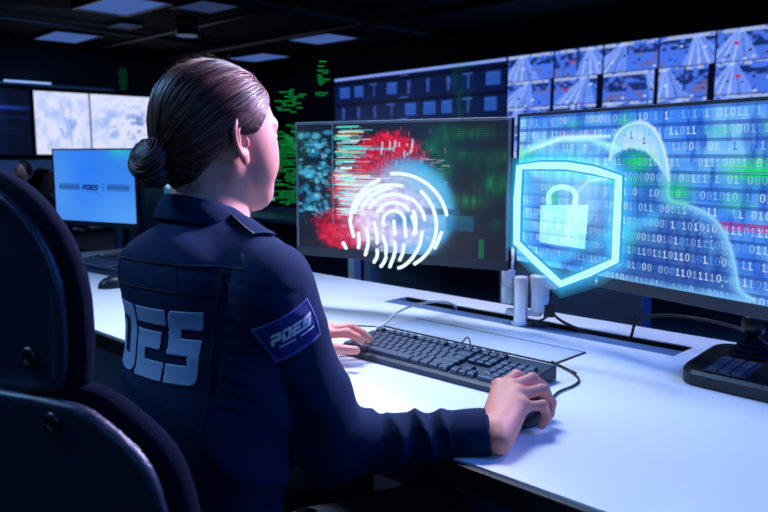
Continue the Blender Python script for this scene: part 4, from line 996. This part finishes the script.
def strands(name, starts, m, nseg=15):
    Vs = []; Fs = []; e1 = unit(ROOT-HO)
    for (f_, r_, u_, jit, wd) in starts:
        d0 = unit(np.array((f_, r_, u_))-HO); w_ = math.acos(max(-1, min(1, float(d0 @ e1)))); pts = []
        if w_ < .05: continue
        bend = RNG.normal(0, .015); ax_ = unit(np.cross(d0, e1)); lift0 = RNG.uniform(.0000, .0016)
        sag = .10*math.sin(min(w_, PI))*(1 if u_ > -.02 else .3)
        for k in range(nseg):
            t = k/(nseg-1); dd = (math.sin((1-t)*w_)*d0+math.sin(t*w_)*e1)/math.sin(w_)
            dd = unit(dd+ax_*bend*math.sin(PI*t)*(1)+np.array((0, 0, -sag*math.sin(PI*t)))+RNG.normal(0, .0010, 3))
            p = surf(dd, .0004+lift0+.0006*math.sin(t*9+jit*7)); 
            if p is None: break
            pts.append(p)
        if len(pts) < 5: continue
        n = len(pts); base = len(Vs)
        for i, p in enumerate(pts):
            tg = pts[min(i+1, n-1)]-pts[max(i-1, 0)]; nn = unit(p-H2W(*HO)); s_ = np.cross(tg, nn); s_ /= np.linalg.norm(s_)+1e-9
            ww = wd*(.35+.65*math.sin(PI*min(1, (i+.6)/(n*.35))/2))
            Vs += [p-s_*ww-nn*.0006, p+nn*ww*.55, p+s_*ww-nn*.0006]
        for i in range(n-1):
            for k in range(3): Fs.append((base+i*3+k, base+i*3+(k+1) % 3, base+(i+1)*3+(k+1) % 3, base+(i+1)*3+k))
    return link_mesh(name, np.array(Vs), np.array(Fs), m, off, True)
st = []
for k in range(2600):
    mode = RNG.random()
    if mode < .55:      # from the hairline, both sides and brow
        u_ = RNG.uniform(-.075, .104); s_ = 1 if RNG.random() < .62 else -1
        f_ = float(hairline(u_))-RNG.uniform(0, .012); q2 = 1-((f_+.010)/.098)**2-((u_-.014)/.086)**2
        r_ = s_*.079*math.sqrt(max(q2, .003)) if u_ > -.045 else s_*.055
        if u_ > .080: r_ = RNG.uniform(-.045, .045)
    else:
        v_ = unit(RNG.normal(0, 1, 3)); f_, r_, u_ = -.010+.098*v_[0], .079*v_[1], .014+.086*v_[2]
        if f_ > hairline(u_)-.01: continue
        if f_ < -.08 and abs(u_+.04) < .04: continue
    st.append((f_, r_, u_, RNG.random(), RNG.uniform(.0006, .0016)))
strands('hair_strands', st, M_hair)['kind'] = 'stuff'
# bun: two coils wound of strands
def bun_obj():
    Vs = []; Fs = []
    def coil(c, axr, R0, r0, n, seed):
        r = np.random.default_rng(seed); axn = unit(np.array(axr)); a1 = unit(np.cross(axn, (0.1, .2, 1))); a2 = np.cross(axn, a1)
        for k in range(n):
            ph = r.uniform(0, 2*PI); ln = r.uniform(1.6, 3.6); tw0 = r.uniform(0, 2*PI); rr0 = r0*r.uniform(.86, 1.04); base = len(Vs); ns = 26; wd = r.uniform(.0007, .0016); tws = r.uniform(.5, .9)
            for i in range(ns):
                a = ph+ln*i/(ns-1); tw = tw0+tws*(ln*i/(ns-1)); rad = a1*math.cos(a)+a2*math.sin(a); p = c+rad*(R0+rr0*math.cos(tw))+axn*rr0*math.sin(tw)
                nn = rad*math.cos(tw)+axn*math.sin(tw); tg = -a1*math.sin(a)+a2*math.cos(a)+(-rad*math.sin(tw)+axn*math.cos(tw))*tws*r0/R0; s_ = unit(np.cross(tg, nn)); e = math.sin(PI*min(1, (i+.5)/5, (ns-i-.5)/5)/2)
                for q in (p-s_*wd*e-nn*.0005, p+nn*wd*.6*e, p+s_*wd*e-nn*.0005): Vs.append(H2W(*q))
            for i in range(ns-1):
                for k2 in range(3): Fs.append((base+i*3+k2, base+i*3+(k2+1) % 3, base+(i+1)*3+(k2+1) % 3, base+(i+1)*3+k2))
    coil(BUN, (-.80, .12, .35), .0165, .0155, 330, 1)
    coil(BUN+np.array((.010, .004, -.024)), (-.3, .5, .9), .0115, .0115, 170, 2)
    return link_mesh('bun', np.array(Vs), np.array(Fs), M_hair, off, True)
bun_obj()
def bunbase(P):
    q = hl(P); axn = unit(np.array((-.80, .12, .35))).astype(np.float32); v_ = q-BUN.astype(np.float32); ha_ = v_ @ axn; rr_2 = np.sqrt(np.maximum((v_**2).sum(1)-ha_**2, 0))
    d = np.hypot(rr_2-.0165, ha_)-.0148; d = su(d, elld(q, BUN, (.020, .020, .020)), .004)
    d = su(d, elld(q, BUN+np.array((.010, .004, -.024)), (.020, .021, .018)), .003); return su(d, capd(q, ROOT+(.01, 0, 0), BUN, .022, .014), .006)*HS
V, F = surface_nets(bunbase, tuple(HC-.19), tuple(HC+.08), .0035); link_mesh('bun_core', relax(V, F, 1), F, M_hairbase, off, True)
# loose strands
b_ = MB()
for k in range(60):
    a = RNG.uniform(-.9, .9); s_ = unit(np.array((math.sin(a)*.9, RNG.normal(0, .5), 1.0))); p0 = surf(s_, -.001)
    if p0 is None: continue
    t_ = unit(ROOT-HO-s_*float((ROOT-HO) @ s_)); tw = HR.T @ t_; nw = HR.T @ s_; L_ = RNG.uniform(.01, .035)
    b_.tube([p0, p0+tw*L_*.4+nw*L_*.16, p0+tw*L_+nw*L_*.10], [.00025, .0002, .0001], 4)
for k in range(40):   # nape wisps
    q = np.array((-.060+RNG.normal(0, .008), RNG.uniform(-.01, .055), -.088+RNG.normal(0, .006))); p0 = H2W(*q)
    b_.tube([p0, p0+HR.T @ np.array((-.006, .004, -.008)), p0+HR.T @ np.array((-.012, .006, -.010))], [.0003, .0002, .0001], 4)
b_.build('flyaway_hair', M_hair, off)['kind'] = 'stuff'

# ---------------- shirt
def wob(P, s, seed):
    r = np.random.default_rng(seed); out = 0
    for k in range(5):
        v = r.normal(0, 1, 3); v = v/np.linalg.norm(v)*s*r.uniform(.7, 1.4); out = out+np.sin(P @ v.astype(np.float32)+r.uniform(0, 6))
    return out/5
def ridges(t): return 1-np.abs(np.sin(t))*1.6
def along(P, a, b_):
    a = np.array(a, np.float32); b_ = np.array(b_, np.float32); d = b_-a; return np.clip((P-a) @ d/(d @ d), -.2, 1.2)
CUF = Rel+(Rwr-Rel)*.86; LCUF = Lel+(Lwr-Lel)*.86
def sleeve(P, a, b_, c_, right):
    t1 = along(P, a, b_); t2 = along(P, b_, c_)
    u1 = capd(P, a, b_, .052, .052); u2 = capd(P, b_, c_, .047, .036)
    d = su(u1, u2, .035)
    d = su(d, elld(P, a+np.array((.004 if right else -.004, 0, -.02)), (.052, .058, .065)), .03)
    # folds
    ang = P @ np.array((18, -22, 60), np.float32); w1 = wob(P, 26, 4)
    el = np.exp(-((np.linalg.norm(P-b_.astype(np.float32), axis=1)/.11)**2))
    d = d-.0075*el*ridges((P @ np.array((30, 26, -16), np.float32))*1.0+w1*2.4)
    d = d-.0060*np.exp(-((t2-.60)/.28)**2)*ridges(t2*15+wob(P, 40, 5)*1.8)*(t2 > 0)
    d = d-.0034*np.exp(-((t1-.45)/.4)**2)*ridges(P @ np.array((20, 14, 30), np.float32)+w1*2.0)
    return d
def torso(P):
    d = elld(P, (TX, .590, .89), (.158, .110, .19))
    d = su(d, elld(P, (TX-.004, .565, .74), (.154, .106, .17)), .05)
    d = su(d, elld(P, (TX, .54, .57), (.172, .135, .11)), .05)
    d = su(d, capd(P, Lsh+(.02, 0, .0), Rsh+(-.02, 0, .0), .056, .054), .035)
    for s_ in (Rsh, Lsh): d = su(d, capd(P, NB+(0, -.004, -.038), s_+((-.02, 0, .010) if s_ is Rsh else (.02, 0, .010)), .046, .044), .03)
    d = su(d, elld(P, (TX-.01, .520, .995), (.105, .045, .06)), .04)
    w1 = wob(P, 22, 7)
    d = d-.0036*np.clip((.96-P[:, 2])*6, .25, 1)*ridges(P @ np.array((14, 8, 34), np.float32)+w1*2.6)-.0012*wob(P, 60, 8)
    return d
YZ = 1.020
def seams(P):
    """small grooves and steps of the shirt's sewing on the back"""
    back = (P[:, 1] < .60)
    yoke = YZ-.014*((P[:, 0]-TX)/.14)**2-.07*np.clip(P[:, 0]-(TX+.09), 0, 1); dz = P[:, 2]-yoke
    g = .0018*np.exp(-(dz/.0022)**2)*back
    g = g+np.where(back&(dz < 0), .0012*np.exp(dz/.03), 0)
    dz2 = P[:, 2]-(.986-.010*((P[:, 0]-TX)/.14)**2); g = g+.0012*np.exp(-(dz2/.002)**2)*back*(np.abs(P[:, 0]-TX) < .125)
    for xx in (TX-.075, TX+.118): g = g+.0026*np.exp(-((P[:, 0]-xx-.06*(P[:, 2]-.93))/.0028)**2)*back*(dz < 0)*(P[:, 2] > .85)
    m = np.exp(-((P[:, 0]-(TX+.130))/.012)**2)*back*(dz < -.005)*(P[:, 2] > .82); g = g-.0013*m*np.sin(P[:, 2]*330+P[:, 0]*120)
    return g
def armhole(P, d_arm, d_tor): return .0035*np.exp(-((d_arm-d_tor)/.006)**2)
def shirt(P):
    dt = torso(P); dr = sleeve(P, Rsh, Rel, CUF+(Rwr-Rel)*.0, True); dl = sleeve(P, Lsh, Lel, LCUF, False)
    d = su(dt, dr, .018); d = su(d, dl, .018)
    d = d+armhole(P, dr, dt)*(P[:, 2] > .84)+seams(P)
    # neck opening and lower hem
    nk = capd(P, NB+(0, .012, .0), HC+hf*(-.012)+hu*(-.06), .058, .058)
    d = ss(d, np.maximum(nk, -(P[:, 2]-1.035)), .004)
    d = np.maximum(d, -(P[:, 2]-.475))
    return d
V, F = surface_nets(shirt, (-1.36, .36, .46), (-.50, 1.06, 1.16), .0036); V = relax(V, F, 1, .4)
sh = link_mesh('shirt', V, F, M_shirt, off, True)
sb = BVHTree.FromPolygons([tuple(v) for v in V], [tuple(f) for f in F])
# cuffs
def cuff(a, b_, name='cuff'):
    a = Vector(a); b_ = Vector(b_); d = (b_-a).normalized(); s_ = d.cross(Vector((0, 0, 1))).normalized(); u_ = s_.cross(d); n = 30; V = []
    prof = [(0, .0375, .034), (.004, .040, .0365), (.03, .0395, .0360), (.052, .0385, .0350), (.055, .037, .0335), (.053, .034, .0305), (.02, .033, .030)]
    for t_, rs, ru in prof:
        for k in range(n):
            q = 2*PI*k/n; w_ = 1+.02*math.sin(3*q+t_*50); V.append(a+d*t_+s_*math.cos(q)*rs*w_+u_*math.sin(q)*ru*w_)
    F = [(i*n+k, i*n+(k+1) % n, (i+1)*n+(k+1) % n, (i+1)*n+k) for i in range(len(prof)-1) for k in range(n)]
    o = link_mesh(name, V, F, M_shirt, off, True); o.modifiers.new('sub', 'SUBSURF').render_levels = 1; return o
cd_ = (Rwr-Rel)/np.linalg.norm(Rwr-Rel); cuff(Rwr-cd_*.064, Rwr)
cd_ = (Lwr-Lel)/np.linalg.norm(Lwr-Lel); cuff(Lwr-cd_*.075, Lwr)
# collar: stand and fold, lofted round the neck
def collar():
    n = 56; V = []; rings = []
    for k in range(n+1):
        a = math.radians(-150+300*k/n); # 0 = back of neck
        side = math.sin(a); back = -math.cos(a)
        cx_ = NB[0]+side*.062; cy_ = NB[1]+.006-(-back)*(-1)*.0+back*.063
        fr = max(0, back)          # towards the front
        hgt = 1.075+.014*max(0, -(-back))-.0
        base = 1.062-.036*(1+back)/2; top = base+.045-.014*fr
        low = base+.008-.048*fr**2
        out = Vector((side, back, 0)).normalized()
        c = Vector((cx_, cy_, 0))
        prof = [(c-out*.002, base-.012), (c-out*.006, base+.02), (c-out*.009, top-.004), (c-out*.006, top+.002), (c-out*.001, top), (c+out*.009, (top+low)/2+.004), (c+out*(.014+.008*fr), low+.004), (c+out*(.0125+.008*fr), low+.001), (c+out*.003, (top+low)/2-.004), (c-out*.004, top-.008)]
        for p, z in prof: V.append((p.x, p.y, z))
    m_ = 10; F = [(k*m_+i, (k+1)*m_+i, (k+1)*m_+(i+1) % m_, k*m_+(i+1) % m_) for k in range(n) for i in range(m_)]
    F += [tuple(range(m_)), tuple(n*m_+i for i in range(m_))[::-1]]
    o = link_mesh('collar', V, F, M_shirt, off, True); q = o.modifiers.new('sub', 'SUBSURF'); q.render_levels = 1; q.levels = 1
collar()
# things sewn on: laid on the shirt by casting a lattice onto it
def lay(name, P, D, keep, m, lift, parent=off, thick=.0006):
    """P (h,w,3) lattice of ray origins, D ray direction(s); keep (h-1,w-1) cells"""
    h_, w_ = P.shape[:2]; hit = np.full((h_, w_, 3), np.nan)
    for i in range(h_):
        for j in range(w_):
            d_ = Vector(D[i, j]) if D.ndim == 3 else Vector(D)
            r_ = sb.ray_cast(Vector(P[i, j]), d_, .5)
            if r_[0] is not None and r_[1].dot(d_) < -.02: hit[i, j] = np.array(r_[0]-d_.normalized()*lift)
    ok = keep & ~np.isnan(hit[:-1, :-1, 0]) & ~np.isnan(hit[1:, :-1, 0]) & ~np.isnan(hit[:-1, 1:, 0]) & ~np.isnan(hit[1:, 1:, 0])
    dd = np.maximum(np.linalg.norm(np.nan_to_num(hit[1:, 1:]-hit[:-1, :-1], nan=9), axis=2), 0); ok &= dd < .012
    ii, jj = np.nonzero(ok); idx = lambda a, b_: a*w_+b_
    F = np.stack([idx(ii, jj), idx(ii+1, jj), idx(ii+1, jj+1), idx(ii, jj+1)], 1)
    u_, inv = np.unique(F, return_inverse=True); Vv = np.nan_to_num(hit).reshape(-1, 3)[u_]
    o = link_mesh(name, Vv, inv.reshape(-1, 4), m, parent, True)
    so = o.modifiers.new('thickness', 'SOLIDIFY'); so.thickness = thick; so.offset = 0
    return o
# sewn seams on the back: thin raised threads following the cloth
M_seam = mat('seam_thread_dark', rgb(8, 16, 36), .9)
def seam_line(p0, p1, wd=.0022, name='seam', n=90, bow=0.0):
    t_ = np.linspace(0, 1, n); w_ = np.linspace(-wd/2, wd/2, 3); T_, W__ = np.meshgrid(t_, w_, indexing='ij')
    p0 = np.array(p0); p1 = np.array(p1); dv = p1-p0; L_ = np.hypot(*dv); nv = np.array((-dv[1], dv[0]))/L_
    X = p0[0]+dv[0]*T_+nv[0]*W__; Z = p0[1]+dv[1]*T_+nv[1]*W__+bow*np.sin(PI*T_)
    lay(name, np.stack([X, np.full_like(X, .36), Z], 2), np.array((0., 1., 0.)), np.ones((n-1, 2), bool), M_seam, .0006, thick=.0008)
seam_line((-1.10, 1.012), (-.768, 1.018), .0030, bow=.006)
seam_line((-1.10, .978), (-.80, .984), .0022, bow=.006)
seam_line((-.985, 1.016), (-.990, .982)); seam_line((-.850, 1.018), (-.842, .985))
seam_line((-.790, 1.035), (-.768, 1.018), .0026); seam_line((-.800, 1.016), (-.808, .80), .0026)
# word on the back
nx_, ny_ = 230, 62; Wt, z0_, z1_ = .335, .866, .962
s_ = np.linspace(-.140, .170, nx_); z_ = np.linspace(z0_, z1_, ny_)
S_, Z_ = np.meshgrid(s_, z_); XC = -.952
X_ = XC+.165*np.sin(np.clip(S_/.165, -1.5, 1.5)); Pp = np.stack([X_, np.full_like(X_, .36), Z_-.06*(S_)*0], 2)
sc_ = (S_+.116)/.070; mk = word_mask(sc_[:-1, :-1]+.01, (Z_[:-1, :-1]-z0_)/(z1_-z0_), .16, .07)
lay('back_lettering', Pp, np.array((0., 1., 0.)), mk, M_print, .0012)
# shoulder patch on the right sleeve
AX = (Rel-Rsh)/np.linalg.norm(Rel-Rsh)
pc = Rsh+(Rel-Rsh)*.19
pd = np.array((.80, -.60, 0.)); pd = pd-AX*(pd @ AX); pd /= np.linalg.norm(pd); pr = np.cross(AX, pd); pr = pr/np.linalg.norm(pr)*-1
if pr @ np.array(Rr) < 0: pr = -pr
pu = -AX
def patch_lat(w_, h_, nx, ny, du=0, dv=0, rot=0.0, R=.060):
    a_, b_ = np.meshgrid(np.linspace(-w_/2, w_/2, nx)+du, np.linspace(-h_/2, h_/2, ny)+dv)
    a2 = .007+a_*math.cos(rot)-b_*math.sin(rot); b2 = a_*math.sin(rot)+b_*math.cos(rot)
    ang = a2/R; dirs = pd[None, None]*np.cos(ang)[..., None]+pr[None, None]*np.sin(ang)[..., None]
    P = pc+pu*b2[..., None]+dirs*.16; return P, -dirs, a_, b_
ROT = math.radians(6)
P, D, a_, b_ = patch_lat(.076, .058, 60, 40, 0, 0, ROT); ob = lay('sleeve_patch', P, D, np.ones((39, 59), bool), M_patch, .0016)
bd = lambda a, b_: (np.abs(a) > .0362)|(np.abs(b_) > .0272)
P, D, a_, b_ = patch_lat(.078, .060, 80, 54, 0, 0, ROT); lay('patch_border', P, D, bd(a_, b_)[:-1, :-1], M_thread, .0024, ob)
P, D, a_, b_ = patch_lat(.066, .021, 150, 44, .002, .004, ROT); mk = word_mask((a_-.002+.029)/.0145, (b_-.004+.008)/.016, .5, .08)
lay('patch_lettering', P, D, mk[:-1, :-1], M_wthread, .0026, ob)
P, D, a_, b_ = patch_lat(.054, .003, 60, 4, .004, -.0100, ROT); lay('patch_underline', P, D, (np.abs(b_+.0100) < .0008)[:-1, :-1] & (np.abs(a_-.004) > .004)[:-1, :-1], M_wthread, .0026, ob)
# shoulder strap
def strap():
    A_ = np.array((-.862, .602, 1.2)); B_ = np.array((-.796, .594, 1.2)); n1_, n2_ = 60, 24
    t_ = np.linspace(0, 1, n1_); w_ = np.linspace(-.017, .017, n2_); T_, W__ = np.meshgrid(t_, w_, indexing='ij')
    dv = unit(B_-A_); sv = np.array((-dv[1], dv[0], 0)); P = A_+dv*(T_[..., None]*np.linalg.norm(B_-A_))+sv*W__[..., None]
    keep = np.ones((n1_-1, n2_-1), bool); o = lay('shoulder_strap', P, np.array((0., 0., -1.)), keep, M_shirt, .004, thick=.003)
    e = (np.abs(W__) > .0156)[:-1, :-1]; lay('strap_piping', P, np.array((0., 0., -1.)), e, M_brass, .0062, o)
    return o
strap()
# trousers and shoes
def trousers(P):
    d = elld(P, (TX, .54, .555), (.168, .14, .095))
    for s_ in (-1, 1):
        d = su(d, capd(P, (TX+s_*.085, .54, .555), (TX+s_*.12, .93, .535), .088, .068), .03); d = su(d, capd(P, (TX+s_*.12, .93, .53), (TX+s_*.13, .95, .12), .066, .058), .03)
    return np.maximum(d-.002*ridges(P @ np.array((20, 30, 24), np.float32)+wob(P, 20, 2)*2), -(P[:, 2]-.10))
V, F = surface_nets(trousers, (-1.2, .34, .08), (-.62, 1.06, .68), .007); link_mesh('trousers', relax(V, F, 1), F, M_trou, off, True)
for s_ in (-1, 1):
    c_ = (TX+s_*.13, .95)
    f = lambda P: np.maximum(su(capd(P, (c_[0], .93, .055), (c_[0]+s_*.015, 1.10, .035), .042, .036), capd(P, (c_[0], .945, .07), (c_[0], .95, .13), .044, .042), .02), -(P[:, 2]-.002))
    V, F = surface_nets(f, (c_[0]-.09, .86, -.01), (c_[0]+.09, 1.17, .19), .006); link_mesh('shoe', relax(V, F, 1), F, M_shoe, off, True)

# ================================================================== PEOPLE FAR BEHIND
def far_person(loc, rz, label, bun, hscale=1.0):
    t = thing('person', label, 'person', loc, rz)
    def fb(P):
        d = elld(P, (0, .02, 1.16), (.074, .095, .115)); d = su(d, capd(P, (0, 0, 1.0), (0, .01, 1.08), .05, .05), .02)
        d = su(d, elld(P, (0, .11, 1.13), (.012, .016, .02)), .01)
        for s_ in (-1, 1):
            d = su(d, capd(P, (s_*.15, 0, .95), (s_*.20, .12, .72), .04, .035), .02); d = su(d, capd(P, (s_*.20, .12, .72), (s_*.10, .36, .76), .035, .024), .01)
            for q in range(4): d = su(d, chain(P, [(s_*(.10-.01+.016*q), .37, .76), (s_*(.09+.018*q), .43, .765), (s_*(.09+.018*q), .455, .75)], [.012, .009, .008]), .005)
            d = su(d, chain(P, [(s_*.10, .37, .76), (s_*.06, .41, .755)], [.012, .009]), .006)
        return su(d, capd(P, (0, 0, .95), (0, -.04, .60), .08, .10), .03)
    V, F = surface_nets(fb, (-.30, -.25, .40), (.30, .52, 1.32), .012); link_mesh('body', V, F, M_skin, t, True, world=False)
    def fs(P):
        d = elld(P, (0, 0, .84), (.17, .12, .20)); d = su(d, capd(P, (-.14, 0, .96), (.14, 0, .96), .055, .055), .04); d = su(d, elld(P, (0, -.03, .60), (.17, .15, .16)), .05); d = su(d, capd(P, (0, 0, .98), (0, 0, 1.04), .07, .055), .02)
        for s_ in (-1, 1): d = su(d, capd(P, (s_*.15, 0, .95), (s_*.20, .12, .72), .055, .048), .02); d = su(d, capd(P, (s_*.20, .12, .72), (s_*.12, .32, .76), .046, .036), .02)
        return d
    V, F = surface_nets(fs, (-.32, -.25, .40), (.32, .42, 1.12), .012); link_mesh('shirt', V, F, M_shirt, t, True, world=False)
    def fh(P):
        d = elld(P, (0, -.008, 1.185), (.084, .105, .112)); d = np.maximum(d, (P[:, 1]-.035-.25*(P[:, 2]-1.16))); d = np.maximum(d, -(P[:, 2]-1.08+.3*(P[:, 1]+.1)))
        if bun: d = su(d, elld(P, (0, -.115, 1.17), (.042, .040, .042)), .01)
        return d
    V, F = surface_nets(fh, (-.2, -.25, 1.0), (.2, .2, 1.4), .010); link_mesh('hair', V, F, M_hairbase, t, True, world=False)
    def fl(P):
        d = elld(P, (0, -.03, .52), (.17, .14, .09))
        for s_ in (-1, 1): d = su(d, capd(P, (s_*.08, 0, .51), (s_*.12, .38, .5), .08, .062), .02); d = su(d, capd(P, (s_*.12, .38, .5), (s_*.12, .40, .06), .06, .05), .02)
        return np.maximum(d, -(P[:, 2]-.0))
    V, F = surface_nets(fl, (-.3, -.3, -.02), (.3, .6, .7), .014); link_mesh('trousers', V, F, M_trou, t, True, world=False)
    MB().box((0, -.02, .40), (.46, .44, .06)).tube([(0, -.02, .02), (0, -.02, .38)], .03, 10).lathe((0, -.02, .001), [(.26, 0), (.26, .03), (.05, .06)], 20).build('stool', M_black, t, world=False)
    return t
far_person(tuple(at_px(45, 188, 6.6).xy)+(-.24,), math.radians(-60), 'distant seated person with dark hair in a bun, between the chair and the blue monitor', True)
far_person(tuple(at_px(25, 188, 9.3).xy)+(-.20,), math.radians(200), 'distant person of whom only the dark top of the head shows above the chair', False)
